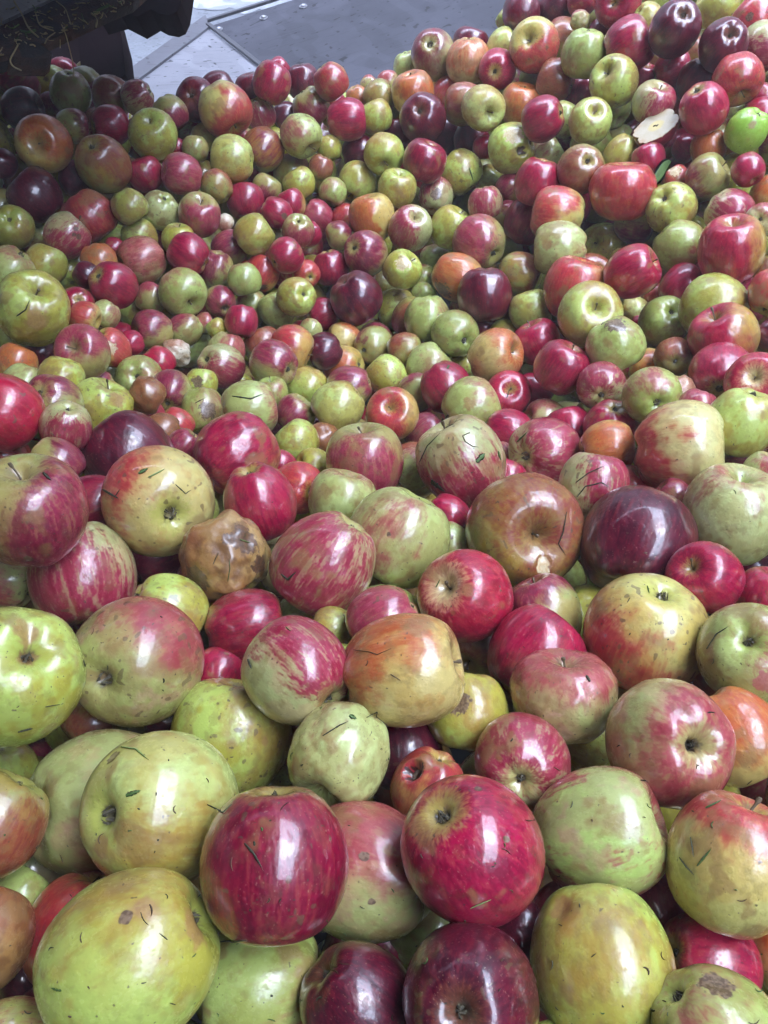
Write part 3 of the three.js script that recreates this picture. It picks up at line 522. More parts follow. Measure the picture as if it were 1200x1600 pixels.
A('C', 613, 647, 42, 2, ['s', 610, 636], 'orange red apple with pale-ringed pit, right of the round lemon green apple', { yel: .4, b: 180 });
A('Y', 463, 690, 36, 1, 0, 'soft olive yellow apple with a brown crescent, right of the lopsided red apple', { olive: .3 });
A('B', 503, 688, 29, 1, 0, 'rotten dark brown apple left of the dusty rose apple', { dark: .3, lump: .08 });
A('Y', 548, 682, 33, 0, 0, '', { olive: .4 });
A('Y', 490, 730, 31, 0, 0, 'lime yellow apple at the lower left of the dusty rose red apple', {});
A('R', 440, 725, 24, 0, 0, '', {});
A('Y', 603, 586, 33, 1, 0, 'yellow apple with brown freckles above the orange red pitted apple', { m: [[620, 601, 8, 'tan', .02]] });
A('G', 711, 521, 37, 2, ['c', 725, 531], 'dark olive green apple with black blossom end, left of the long peach-cream apple', { dark: .35 });
A('U', 632, 549, 29, 1, 0, 'olive apple with green flecks left of the grey jade apple', { olive: 1 });
A('G', 671, 572, 37, 1, 0, 'grey jade apple above the deep red one', { dark: .1, pale: .3 });
A('O', 774, 555, 43, 2, ['s', 803, 549], 'long peach-cream apple with its pit on the right side', { pale: .4, lump: .03 });
A('R', 697, 605, 41, 2, 0, 'deep red apple with orange lower right, above the waxy green apple', { dark: .25, yel: .2 });
A('G', 736, 637, 48, 2, ['c', 699, 652], 'waxy green apple with round tan blotch, above the large pale leaf-flecked apple', { pale: .2, m: [[733, 630, 13, 'tan', .01]] });
A('R', 793, 616, 37, 1, ['s', 797, 607], 'glossy bright red apple with a fine curved stem, below the long peach-cream apple', { bright: .2 });
A('R', 838, 534, 37, 1, ['s', 822, 500], 'wet brick red apple right of the long peach-cream apple', { b: 120 });
A('R', 878, 574, 44, 2, ['s', 898, 542], 'round red apple with pale stem end, below the wet brick red apple', { dark: .1 });
A('R', 832, 613, 31, 0, 0, 'red apple with square highlight in the gap right of the curved-stem red apple', {});
A('W', 852, 656, 34, 1, 0, 'pinkish grey apple above the pink striped dark-ended apple', { pale: .3 });
A('R', 793, 678, 39, 1, 0, 'raspberry red apple right behind the large pale leaf-flecked apple', {});
A('R', 888, 672, 37, 1, 0, 'red apple top right of the pinkish grey apple', {});
A('M', 650, 613, 31, 0, 0, 'dim dark red apple left of the deep red orange-tipped apple', { dark: .3 });
A('M', 668, 681, 37, 0, 0, 'dim brick red apple in the gap left of the large pale leaf-flecked apple', { dark: .3 });
A('G', 645, 733, 34, 0, 0, 'yellow green sliver between the dusty rose and leaf-flecked apples', {});
A('W', 776, 726, 36, 0, 0, '', {});
A('R', 790, 750, 34, 0, 0, '', {});
A('Y', 724, 573, 23, 0, 0, '', {});
A('Y', 790, 524, 26, 0, 0, '', {});
A('Y', 922, 492, 51, 2, ['s', 933, 480], 'big yellow green apple with a ringed stem pit, under the pinkish red two-tone apple', { pale: .2 });
A('G', 962, 540, 46, 2, 0, 'green apple with a brown cap, just below the big ring-pitted apple', { m: [[962, 506, 17, 'scab', .03]] });
A('K', 940, 604, 39, 2, ['c', 941, 617], 'pink-and-grey-green apple with blossom end facing out, below the brown-capped green apple', { b: 110, dark: .1 });
A('G', 1018, 618, 45, 2, ['c', 1025, 628], 'yellow green apple with bold black blossom end, above the cream peach apple', {});
A('U', 1053, 558, 31, 1, ['c', 1055, 564], 'brown red apple with sunken blossom end above the bitten cream apple', { dark: .2 });
A('R', 1130, 526, 53, 2, ['s', 1113, 493], 'large red apple with a cream right flank, right side of the heap', { b: 200, yel: .6, bright: .2 });
A('R', 1127, 584, 49, 1, ['c', 1126, 603], 'cherry red apple with a dark green base, under the cream-flanked red apple', { b: 90 });
A('R', 1180, 598, 47, 2, ['s', 1178, 587], 'rose red apple with pale hollow round its stem, at the right edge', { bright: .3, star: 1 });
A('X', 1059, 613, 28, 1, 0, 'bitten cream apple piece beside the green apple with bold blossom end', { lump: .1 });
A('M', 1088, 639, 32, 1, 0, 'small mauve apple right of the bitten cream piece', { rose: 1, pale: .4 });
A('Y', 1155, 660, 54, 2, 0, 'tan yellow apple behind the cream peach apple, at the right side', { pale: .2, lump: .04 });
A('P', 1062, 700, 71, 2, 0, 'large cream peach apple with red left cheek and a soft crease, right of centre', { b: 190, pale: .9, cov: -.25, lump: .04 });
A('O', 948, 699, 43, 2, ['c', 912, 706], 'orange apple with blossom end on its left, left of the cream peach apple', { pale: .1 });
A('R', 955, 666, 43, 1, ['c', 960, 640], 'crimson apple with blossom end on top, behind the orange left-ended apple', {});
A('K', 928, 761, 55, 1, 0, 'green apple with pink flush and two long dark cracks, above the dark plum apple', { b: 0, cov: .05 });
A('C', 985, 757, 31, 0, 0, 'vivid coral apple sliver between the cracked green and dark plum apples', { bright: .3 });
A('M', 1155, 718, 36, 0, 0, 'purple red apple in the gap right of the cream peach apple', { dark: .3 });
A('W', 1193, 742, 36, 0, 0, 'pinkish apple at the right edge above the celery green apple', { b: 0 });
A('M', 1052, 778, 32, 0, 0, '', {});
A('O', 1010, 573, 28, 0, 0, '', { dark: .2 });
A('D', 1207, 526, 30, 1, 0, 'dark wine apple sliver at the right edge beside the cream-flanked red apple', {});
// fourth band
A('D', 54, 305, 42, 1, 0, 'dim purple apple in the machine shade, near the left edge', {});
A('C', 140, 340, 42, 1, 0, 'orange red apple in half shade behind the apple with black pits', { dark: .3 });
A('K', 105, 368, 36, 2, 0, 'apple green above and red below with three black pits', { b: -95, cov: .3, m: [[118, 358, 4, 'rot', .03], [121, 370, 5, 'rot', .03], [115, 367, 3, 'rot', .02]] });
A('Y', 20, 355, 33, 1, ['c', 16, 344], 'olive yellow apple at the left edge above the big creased apple', { olive: .5, dark: .2 });
A('D', -2, 346, 24, 1, 0, '', {});
A('Y', 72, 415, 33, 1, 0, 'olive apple with a dark blade across, above the big creased apple', { olive: .6 });
A('G', 15, 422, 38, 1, 0, 'bright yellow green apple directly behind the big creased apple at the left edge', { pale: .3 });
A('R', 62, 426, 20, 0, 0, '', {});
A('Y', 203, 323, 28, 2, 0, 'small olive apple left of the pale green one with a leaf scrap', { olive: .7 });
A('O', 155, 407, 27, 1, 0, 'peach orange apple top behind the dark red left-hand apple', { b: 100 });
A('D', 136, 430, 22, 1, 0, 'tiny dark apple between peach orange and dark red ones, left side', {});
A('R', 178, 446, 37, 2, ['c', 158, 433], 'dark red apple with yellowish underside, above the pale little green apple', { dark: .15, b: 60 });
A('R', 178, 388, 17, 0, 0, '', {});
A('R', 121, 474, 26, 1, ['c', 123, 470], 'pink red apple with star-like blossom end, right of the big creased apple', { star: 1 });
A('P', 133, 497, 26, 1, 0, 'pink-and-cream apple under the star-ended pink red apple', { b: 150 });
A('G', 165, 491, 23, 1, 0, 'pale little green apple under the dark red yellow-based apple', { pale: .6 });
A('W', 222, 407, 37, 2, 0, 'coral pink pale apple right of the dark red yellow-based apple', { pink: 1 });
A('Y', 218, 370, 28, 1, 0, 'yellow brown apple above the coral pink pale apple', { olive: .2 });
A('M', 237, 466, 26, 1, 0, 'pink red apple below the coral pink pale apple', { rose: 1 });
A('M', 238, 516, 32, 1, 0, 'dull brick apple above the small bright crimson apple', { dark: .1 });
A('G', 250, 329, 30, 1, ['c', 258, 312], 'pale green apple with a leaf scrap at its top, left of the green-topped red apple', { pale: .8 });
A('M', 312, 336, 34, 2, ['s', 316, 315], 'red apple with a green top round its stem, left of centre', { b: -90, rose: 1 });
A('R', 384, 315, 29, 1, 0, 'deep cherry apple above the brown-netted apple', { dark: .2 });
A('X', 352, 348, 14, 1, 0, '', {});
A('Y', 397, 366, 32, 2, 0, 'brown-netted olive apple right of the green-topped red apple', { olive: .6, lump: .05 });
A('M', 358, 387, 28, 1, 0, 'freckled red apple left of the brown-netted olive apple', {});
A('R', 432, 333, 25, 1, 0, 'crimson apple with a black nick, right of the deep cherry apple', { m: [[443, 337, 5, 'rot', .05]] });
A('R', 455, 318, 23, 1, 0, 'small red apple with green right side, above the pale-eyed pink one', { b: 170, yel: .5 });
A('M', 466, 361, 26, 2, ['c', 468, 347], 'pink red apple with a pale ringed eye on top, left of the hollow', { rose: 1 });
A('R', 447, 399, 28, 2, 0, 'smooth raspberry apple under the pale-eyed pink one', {});
A('P', 479, 428, 22, 1, ['c', 484, 432], 'salmon apple with a pit beside the hollow, above the scarred yellow green one', {});
A('R', 294, 397, 33, 2, ['c', 317, 411], 'red striped apple with blossom end at lower right, above the round green pitted apple', { dark: .1 });
A('M', 338, 420, 28, 1, 0, 'brownish red apple right of the red striped apple', { dark: .2 });
A('Y', 279, 375, 26, 1, 0, 'yellow olive apple behind the red striped apple', {});
A('G', 286, 457, 38, 2, ['s', 299, 475], 'round green apple with a dark pit low on its right, left of centre', {});
A('G', 382, 436, 26, 2, 0, 'small deep green apple with russet rim, above the round cherry red one', { dark: .2 });
A('C', 410, 427, 28, 1, 0, 'salmon pink apple with cracked base, right of the small deep green apple', { m: [[412, 448, 8, 'rot', .04]] });
A('M', 344, 471, 25, 1, ['c', 350, 482], 'red brown apple with a torn hole, right of the round green pitted apple', { dark: .1, m: [[350, 480, 8, 'rot', .1]] });
A('Y', 463, 464, 31, 2, ['c', 474, 460], 'yellow green apple with a scarred blossom end, left of the hollow plum apple', {});
A('G', 432, 484, 29, 1, 0, 'smooth pear-like green apple left of the scarred yellow green one', { pale: .2 });
A('M', 394, 479, 25, 0, 0, 'dusky red apple behind the round cherry red one', { dark: .2 });
A('M', 289, 516, 27, 1, 0, 'red apple with olive base, under the round green pitted apple', { yel: .5, b: 120 });
A('W', 320, 505, 17, 0, 0, '', {});
A('Y', 338, 512, 16, 0, 0, '', {});
A('M', 495, 338, 26, 1, 0, 'dusty pink apple with a split, left of the two-tone orange-yellow apple', { rose: 1 });
A('R', 484, 366, 20, 1, 0, '', {});
A('O', 581, 341, 37, 2, 0, 'two-tone apple orange on the left and yellow on the right, centre of the back slope', { b: 180, two: 1 });
A('C', 540, 341, 23, 0, 0, 'salmon apple peeking out left of the two-tone orange-yellow apple', { dark: .1 });
A('M', 530, 368, 22, 1, 0, 'small dusky apple under the salmon peeking one', { dark: .2 });
A('M', 572, 396, 35, 2, ['c', 556, 388], 'brown red apple with blossom end at left, below the two-tone orange-yellow apple', { dark: .15, yel: .3 });
A('D', 557, 466, 42, 2, ['c', 538, 441], 'big plum apple in the dark central hollow', {});
A('R', 517, 418, 28, 1, 0, 'brick red apple above left of the big plum apple', { dark: .3 });
A('K', 641, 357, 35, 2, ['s', 648, 340], 'upright pale apple with green stem cup and pink left cheek', { b: 180, cov: .05 });
A('Y', 705, 356, 34, 1, ['s', 722, 326], 'mottled yellow apple right of the upright pale apple', {});
A('Y', 629, 421, 31, 2, ['s', 645, 405], 'dented yellow apple with a shiny flat, below the upright pale apple', { m: [[629, 413, 12, 'cream', .06]] });
A('G', 680, 407, 25, 0, 0, 'shaded green apple between dented yellow and tan peach ones', { dark: .2 });
A('G', 662, 436, 22, 0, 0, '', {});
A('O', 714, 434, 39, 2, 0, 'tan peach apple with a rotten brown flank, left of the black cherry one', { pale: .2, m: [[690, 455, 15, 'rot', .05]] });
A('Y', 619, 484, 33, 1, 0, 'yellow apple with orange tip, right of the big plum apple', {});
A('U', 645, 498, 34, 1, 0, 'tan olive apple squeezed behind the sage green one', { olive: 1 });
A('G', 668, 498, 36, 2, 0, 'sage green apple left of the dark olive green one', { dark: .15 });
A('R', 503, 491, 26, 1, 0, 'dark red apple with bright spot, left below the big plum apple', { dark: .3 });
A('G', 486, 515, 18, 1, 0, '', { pale: .5 });
A('G', 662, 461, 20, 0, 0, '', { dark: .1 });
A('K', 758, 317, 26, 2, 0, 'small rosy apple with cream speckled side, above the green-sided rose apple', { b: 180, cov: .5 });
A('M', 794, 337, 23, 1, 0, 'pinkish red apple left of the dark red one beside the peach', {});
A('R', 824, 345, 37, 1, ['s', 838, 314], 'dark red apple half behind the red-and-yellow peach-like apple', { dark: .2 });
A('P', 871, 335, 42, 2, 0, 'red-and-yellow peach-like apple above the lumpy pale green one', { b: 150, bright: .2 });
A('M', 748, 378, 42, 2, ['c', 770, 394], 'rose apple with green right side and black pit, above the black cherry apple', { b: 170, rose: 1 });
A('G', 792, 385, 26, 0, 0, 'shaded green apple right of the green-sided rose apple', { dark: .3 });
A('G', 875, 388, 41, 2, 0, 'lumpy pale green apple with brown veins, under the peach-like apple', { pale: .5, lump: .05, m: [[860, 383, 10, 'tan', .03]] });
A('Y', 941, 386, 37, 1, ['s', 928, 379], 'yellow apple with open cavity, right of the lumpy pale green apple', {});
A('D', 757, 460, 42, 2, 0, 'black cherry apple with bright window highlight, right of the tan peach apple', { red: .4 });
A('U', 811, 428, 34, 1, 0, 'bronze apple right above the black cherry apple', { russet: .7 });
A('C', 901, 452, 51, 1, 0, 'pinkish red apple with yellow right end, above the big ring-pitted apple', { b: 160, yel: .4, bright: .2 });
A('Y', 829, 486, 34, 1, 0, 'yellow green apple with pale stripe, left of the big ring-pitted apple', { pale: .3 });
A('M', 755, 514, 19, 0, 0, '', {});
A('M', 992, 346, 33, 1, 0, 'mauve apple with green top, left of the yellow apple with tilted blossom end', { yel: .4, b: -80 });
A('Y', 1049, 326, 39, 2, ['c', 1036, 311], 'yellow apple with tilted black blossom end, under the wide orange apple', { pale: .2 });
A('K', 1140, 335, 38, 1, 0, 'green-capped crimson apple, behind the large red-and-pale one on the right', { b: -30, cov: .5 });
A('W', 1190, 344, 26, 2, ['c', 1188, 342], 'cream apple with dark central blossom end, at the right edge', { pale: .7 });
A('R', 1142, 392, 53, 2, 0, 'large red apple with pale pink right side, uppermost on the right slope', { b: 190, yel: .5, bright: .2 });
A('G', 1062, 386, 41, 1, 0, 'grey green apple with pink tinge, left of the large red-and-pale apple', { b: 0, dark: .1 });
A('R', 988, 424, 43, 2, ['s', 1018, 408], 'red apple with a nick on its right, right of the pinkish red two-tone apple', { bright: .1 });
A('R', 1068, 450, 38, 1, 0, 'cherry apple left above the olive-and-gold apple', {});
A('P', 1026, 462, 21, 0, 0, 'small red-and-yellow apple between the nicked red and cherry ones', {});
A('Y', 1115, 480, 52, 2, 0, 'large apple olive on the left and gold on the right, above the cream-flanked red apple', { olive: .4, b: 0 });
A('G', 1038, 503, 40, 2, ['c', 1047, 488], 'leaf green apple with a star-shaped blossom end, left of the olive-and-gold apple', { dark: .1 });
A('Y', 990, 487, 23, 0, 0, '', { pale: .7 });
A('P', 1207, 457, 36, 2, 0, 'orange-and-yellow apple at the right edge, right of the olive-and-gold apple', { b: 120 });
A('R', 998, 510, 17, 0, 0, '', {});
// fifth band, under the machine and along the back plate
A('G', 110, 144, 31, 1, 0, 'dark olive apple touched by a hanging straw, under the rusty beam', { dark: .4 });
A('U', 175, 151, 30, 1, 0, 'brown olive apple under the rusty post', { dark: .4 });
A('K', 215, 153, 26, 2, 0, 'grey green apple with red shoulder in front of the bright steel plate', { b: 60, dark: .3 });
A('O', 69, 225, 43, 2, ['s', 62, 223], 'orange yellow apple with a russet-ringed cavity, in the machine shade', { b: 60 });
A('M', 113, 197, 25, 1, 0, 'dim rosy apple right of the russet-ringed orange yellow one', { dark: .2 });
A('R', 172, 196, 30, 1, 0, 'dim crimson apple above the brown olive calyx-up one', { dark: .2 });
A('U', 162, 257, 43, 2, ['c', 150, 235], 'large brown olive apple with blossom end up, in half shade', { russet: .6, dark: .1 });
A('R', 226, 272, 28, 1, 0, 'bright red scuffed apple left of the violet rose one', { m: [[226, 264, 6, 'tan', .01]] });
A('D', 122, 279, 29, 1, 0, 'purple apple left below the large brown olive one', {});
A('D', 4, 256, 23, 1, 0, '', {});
A('D', 36, 170, 32, 0, 0, '', {});
A('Y', 239, 211, 38, 2, ['s', 235, 190], 'yellow green apple with deep cavity, left of the big orange red one', { olive: .2 });
A('M', 267, 178, 28, 1, 0, 'dull pink apple below the bright steel plate', { yel: .4 });
A('D', 307, 156, 32, 1, ['c', 300, 151], 'wine red apple with small blossom end, left of the big orange red one', { red: .5 });
A('D', 342, 141, 28, 0, 0, 'dark plum apple top against the bright steel plate', { red: .2 });
A('P', 353, 172, 42, 2, ['s', 368, 198], 'big orange red apple with yellow shoulder, below the bright steel plate', { b: -40, dark: .1 });
A('D', 391, 137, 23, 1, 0, '', { red: .4 });
A('R', 425, 129, 31, 2, 0, 'shiny crimson apple where the two steel plates meet', { dark: .1, m: [[449, 137, 5, 'tan', 0]] });
A('R', 436, 108, 18, 0, 0, '', {});
A('D', 474, 127, 26, 1, 0, 'purple apple between shiny crimson and rust orange ones along the back plate', { red: .3 });
A('K', 408, 178, 24, 1, 0, 'small green-topped pink apple right of the big orange red one', { b: -90, cov: .3 });
A('M', 411, 234, 34, 1, 0, 'brick apple with scratched skin below the small green-topped pink one', { russet: 1, yel: .2 });
A('Y', 363, 249, 35, 2, 0, 'pale yellow apple with a slit, under the big orange red one', { pale: .4 });
A('M', 305, 233, 20, 1, 0, 'little dull red apple above the violet rose one', { dark: .2 });
A('M', 284, 272, 32, 2, 0, 'violet rose apple left of the pale yellow slit one', { rose: 1 });
A('U', 338, 291, 26, 2, 0, 'brown-and-olive apple above the green-topped red one', {});
A('Y', 322, 214, 23, 0, 0, '', { olive: .5 });
A('M', 417, 294, 23, 1, 0, 'pale pink apple right of the deep cherry one', { yel: .6 });
A('G', 471, 213, 33, 2, ['s', 485, 231], 'mint green apple with a dark pit, right of the scratched brick one', { pale: .2 });
A('Y', 467, 287, 26, 1, 0, 'yellow olive apple above the small green-sided red one', { olive: .2 });
A('M', 487, 168, 30, 1, 0, 'pink red apple with pale right side, above the mint green one', { yel: .4, rose: .5 });
A('D', 446, 182, 22, 0, 0, '', {});
A('R', 277, 231, 15, 0, 0, '', {});
A('C', 518, 128, 28, 2, 0, 'rust orange apple against the blue grey back plate', { dark: .2 });
A('R', 541, 187, 31, 2, 0, 'glossy red apple with orange base, below the rust orange one', { b: 70, yel: .3 });
A('R', 518, 164, 22, 0, 0, '', { dark: .4 });
A('Y', 586, 183, 27, 1, 0, 'yellow green apple right of the glossy orange-based red one', {});
A('Y', 514, 232, 20, 1, 0, '', {});
A('U', 501, 262, 20, 1, 0, 'small tan apple under the mint green one', { olive: 1 });
A('D', 560, 238, 26, 0, 0, 'dark purple apple left of the yellow green dark-pitted one', {});
A('Y', 600, 241, 32, 2, ['s', 601, 256], 'yellow green apple with a dark pit facing out, middle of the back slope', {});
A('Y', 558, 284, 31, 1, 0, 'olive yellow apple with dark smears, above the two-tone orange-yellow one', { olive: .4, lump: .05 });
A('G', 520, 300, 22, 1, 0, 'small round green apple left of the smeared olive one', {});
A('Y', 621, 294, 30, 2, 0, 'greenish yellow apple under the dark-pitted yellow green one', { olive: .2 });
A('R', 664, 252, 34, 2, 0, 'deep crimson apple with creased top, under the black plum one', { dark: .3 });
A('D', 661, 185, 37, 2, ['c', 657, 175], 'black plum apple with star blossom end, below the salmon topped one', { red: .3 });
A('O', 645, 147, 34, 1, ['s', 637, 120], 'salmon topped yellow apple beside the back plate', { b: 45, cov: .2 });
A('U', 592, 152, 26, 1, 0, 'brown blotched apple left of the salmon topped one', {});
A('O', 560, 155, 20, 0, 0, '', {});
A('W', 606, 128, 17, 0, 0, '', {});
A('W', 578, 134, 16, 0, 0, '', {});
A('D', 622, 211, 24, 0, 0, '', { red: .2 });
A('D', 703, 210, 27, 0, 0, '', { red: .2 });
A('K', 681, 306, 28, 1, 0, 'pinkish green apple with dark vertical scab, above the mottled yellow one', { m: [[682, 302, 9, 'scab', .03]] });
A('Y', 721, 269, 34, 1, 0, 'tan yellow apple with a curved crack, right of the deep crimson creased one', { olive: .1 });
A('G', 638, 104, 23, 1, 0, 'light green apple behind the green-and-maroon one', { pale: .3 });
A('K', 677, 86, 36, 2, ['c', 672, 74], 'green-and-maroon apple with pale blossom basin, against the back plate', { b: 150, dark: .3, gm: 1 });
A('D', 735, 72, 28, 0, 0, 'dark maroon apple top behind the cream yellow one', { red: .3 });
A('O', 732, 95, 34, 2, 0, 'plain cream yellow apple right of the green-and-maroon one', { pale: .7 });
A('C', 700, 148, 27, 0, 0, 'shaded red apple below the cream yellow one', { dark: .3 });
A('U', 725, 163, 31, 1, 0, 'olive tan apple left of the cream green stem-pitted one', { olive: 1 });
A('R', 777, 109, 30, 2, ['c', 774, 111], 'cherry red apple with its blossom end facing out, near the top', { bright: .1 });
A('Y', 755, 169, 34, 2, ['s', 765, 176], 'cream green apple with stem pit, under the cherry red calyx-out one', { pale: .7 });
A('O', 814, 164, 33, 1, ['s', 820, 134], 'pale orange apple with flat top, left of the wine pink one', { pale: .1 });
A('U', 868, 126, 31, 2, 0, 'tan yellow apple with a fine scratch, above the wine pink one', { olive: .5, pale: .4 });
A('R', 912, 146, 29, 0, 0, 'dusky red apple between tan yellow and yellow green pitted ones', { dark: .2 });
A('R', 848, 186, 34, 2, ['c', 873, 178], 'wine pink apple with blossom end at right, right of the pale orange one', { dark: .15 });
A('Y', 882, 187, 27, 0, 0, 'cream yellow sliver right of the wine pink apple', { pale: .5 });
A('Y', 922, 190, 34, 2, ['s', 927, 175], 'yellow green apple with wide green cavity, left of the stemmed pinkish one', { pale: .2 });
A('Y', 799, 232, 37, 2, 0, 'yellow apple with a black hole and cut side, under the cream green stem-pitted one', { m: [[814, 237, 8, 'hole', .2], [801, 214, 14, 'cream', .03]] });
A('G', 855, 241, 28, 1, 0, 'mint apple under the wine pink one', { pale: .5 });
A('D', 737, 218, 27, 0, 0, 'dark apple with violet glint left of the yellow holed one', { red: .3 });
A('R', 757, 231, 18, 0, 0, '', {});
A('R', 839, 285, 36, 2, 0, 'pinkish crimson apple above the red-and-yellow peach-like one', { bright: .1 });
A('M', 795, 293, 22, 1, 0, 'dull red apple left of the pinkish crimson one', {});
A('U', 907, 265, 37, 2, ['c', 916, 254], 'tan gold apple with faded blossom end, left of the wide orange one', { olive: .3, pale: .3 });
A('Y', 970, 241, 29, 1, 0, 'tan-and-green apple left of the small cherry one under the cut half', { olive: .4 });
A('C', 973, 299, 47, 2, 0, 'wide orange apple below the small cherry one, right of centre', { yel: .5, h: .78, pale: .2 });
A('Y', 765, 282, 24, 0, 0, '', { olive: .5, dark: .3 });
A('Y', 959, 127, 38, 2, ['s', 945, 113], 'yellow green apple with dark cavity at left, near the top', { pale: .1 });
A('R', 1001, 123, 24, 0, 0, 'crimson apple sliver right of the dark-cavity yellow green one', {});
A('R', 1051, 109, 30, 1, 0, 'crimson apple with T-shaped glint, left of the wine purple one', {});
A('D', 1091, 129, 33, 1, 0, 'wine purple apple behind the crimson blossom-topped one', { red: .5 });
A('K', 1021, 161, 33, 2, ['s', 1029, 138], 'pinkish cream apple with stem, directly above the cut half', { b: -20, cov: .1 });
A('R', 1100, 170, 38, 2, ['c', 1087, 147], 'crimson apple with ragged blossom end on top, right of the cut half', { bright: .1 });
A('C', 1153, 124, 39, 2, ['s', 1164, 147], 'coral red apple with long highlight, above the lime green one', {});
A('L', 1166, 205, 33, 2, 0, 'lime green apple with a brown thumbprint bruise', { m: [[1172, 199, 7, 'tan', .03]], h: .95 });
A('R', 1190, 181, 28, 1, 0, 'pinkish red apple sliver behind the lime green one', { bright: .2 });
A('K', 1190, 156, 26, 1, 0, 'green streaked apple at the right edge above the lime green one', { cov: .05 });
A('R', 1013, 249, 26, 2, 0, 'small cherry apple under the cut half', {});
A('O', 1106, 234, 28, 1, 0, 'yellow orange apple above the mauve-and-mint one', {});
A('R', 1072, 232, 22, 0, 0, 'scarlet apple sliver left of the yellow orange one', {});
A('M', 1106, 275, 34, 2, 0, 'mauve-and-mint apple below the yellow orange one', { b: 200, yel: .5 });
A('P', 1055, 281, 22, 1, 0, 'bitten red apple with cream top left of the mauve-and-mint one', { m: [[1052, 268, 10, 'cream', .06]] });
A('R', 1169, 265, 26, 2, 0, 'red apple under the lime green one', {});
A('O', 1202, 302, 29, 1, 0, 'gold apple at the right edge above the cream central-ended one', {});
// top edge
A('D', 815, 18, 29, 1, 0, 'dark red apple with curved highlight against the back plate', { red: .6 });
A('D', 870, 8, 35, 0, 0, 'black red apple in a dark gap at the top edge', {});
A('Y', 788, 73, 28, 1, 0, 'pale yellow apple between cherry and pink-yellow pitted ones', { pale: .5 });
A('P', 835, 71, 39, 2, ['s', 824, 62], 'yellow apple with pink lower half and dark stem cavity, near the top', { b: -60 });
A('U', 880, 63, 31, 1, 0, 'olive apple behind the grey green one near the top', { olive: 1 });
A('G', 912, 84, 35, 2, 0, 'grey green apple with pink underside, near the top', { b: -90, dark: .1 });
A('W', 906, 32, 15, 2, 0, 'small tan wedge standing up between apples', { lump: .1 });
A('D', 938, 49, 19, 0, 0, '', { red: .4 });
A('R', 966, 4, 36, 1, ['s', 960, 4], 'red apple with wide cavity at the top edge', { bright: .1 });
A('R', 984, 68, 40, 2, 0, 'large red apple with greenish base under the wide-cavity one', { b: 80, dark: .1 });
A('Y', 1012, 30, 24, 0, 0, 'pale yellow apple left of the tall black plum one', { pale: .3 });
A('D', 1054, 46, 40, 2, ['c', 1062, 29], 'tall black plum apple with wet blossom end, near the top', { h: 1 });
A('Y', 1120, 12, 34, 1, 0, 'olive yellow apple at the top edge, right of the black plum one', { olive: .4 });
A('D', 1130, 71, 38, 2, ['c', 1137, 58], 'black plum apple with gleaming ring round its blossom end, upper right', { red: .2 });
A('C', 1180, 33, 39, 1, 0, 'salmon apple with brown marks in the top right corner', { m: [[1172, 27, 6, 'scab', .02]] });
A('K', 1192, 73, 35, 1, 0, 'grey green apple with maroon base at the right edge', { b: -90, cov: .2, dark: .2 });
A('U', 1088, 81, 22, 0, 0, '', {});
A('G', 1024, -2, 20, 0, 0, '', {});
A('W', 1196, 3, 18, 0, 0, '', {});
A('Y', 790, 32, 16, 0, 0, '', {});
A('R', 908, 2, 22, 0, 0, '', { dark: .3 });
// distance of the heap's surface along the view, metres, at left, middle and right of the photograph
const SURFACE = [[1750, .37, .37, .38], [1600, .40, .40, .41], [1300, .47, .455, .47], [1000, .57, .575, .57], [800, .66, .72, .665], [650, .82, 1.0, .82], [500, .98, 1.17, .94], [350, 1.12, 1.27, 1.04], [200, 1.21, 1.34, 1.11], [80, 1.30, 1.38, 1.16], [-120, 1.42, 1.46, 1.24]];
function surface(x, y) {
  const row = (k) => { const s = SURFACE[Math.max(0, Math.min(SURFACE.length - 1, k))], t = clamp01(x / W) * 2; return t < 1 ? lerp(s[1], s[2], smooth(0, 1, t)) : lerp(s[2], s[3], smooth(0, 1, t - 1)); };
  let k = 0; while (k < SURFACE.length - 2 && y < SURFACE[k + 1][0]) k++;
  return lerp(row(k), row(k + 1), clamp01((y - SURFACE[k][0]) / (SURFACE[k + 1][0] - SURFACE[k][0])));
}
for (const a of LIST) {
  a.ray = ray(a.x, a.y); a.s = a.ray.length();
  a.f = a.r / FOCAL;                                                  // radius per metre of depth
  const z = surface(a.x, a.y);
  a.z = a.z0 = z + (1.15 - a.layer) * .85 * a.f * z;
  a.rank = a.z / 1 - a.layer * .012 - (a.y / 1600) * .02;
}
function settle(list, rounds, give) {
  const p = (a) => a.ray.clone().multiplyScalar(a.z);
  for (const a of list) a.p = p(a);
  for (let n = 0; n < rounds; n++) {
    let moved = 0;
    for (let i = 0; i < list.length; i++) for (let j = i + 1; j < list.length; j++) {
      const a = list[i], b = list[j], dx = Math.abs(a.x - b.x), dy = Math.abs(a.y - b.y), rr = a.r + b.r;
      if (dx > rr || dy > rr) continue;
      const need = (a.f * a.z + b.f * b.z) * give, d = a.p.distanceTo(b.p);
      if (d >= need) continue;
      const front = a.rank < b.rank ? a : b, back = front === a ? b : a, lat2 = d * d - ((a.z - b.z) * 1.06) ** 2, want = Math.sqrt(Math.max(0, need * need - Math.max(0, lat2))) / 1.06;
      const miss = want - (back.z - front.z); if (miss <= 0) continue;
      const step = Math.min(miss, .02) * .5, wf = front.layer === 2 ? .3 : .42;
      front.z -= step * wf; back.z += step * (1 - wf); front.p = p(front); back.p = p(back); moved += step;
    }
    for (const a of list) { a.z += (a.z0 - a.z) * .004; a.p = p(a); }
    if (moved < 1e-4) break;
  }
}
settle(LIST, 160, .955);

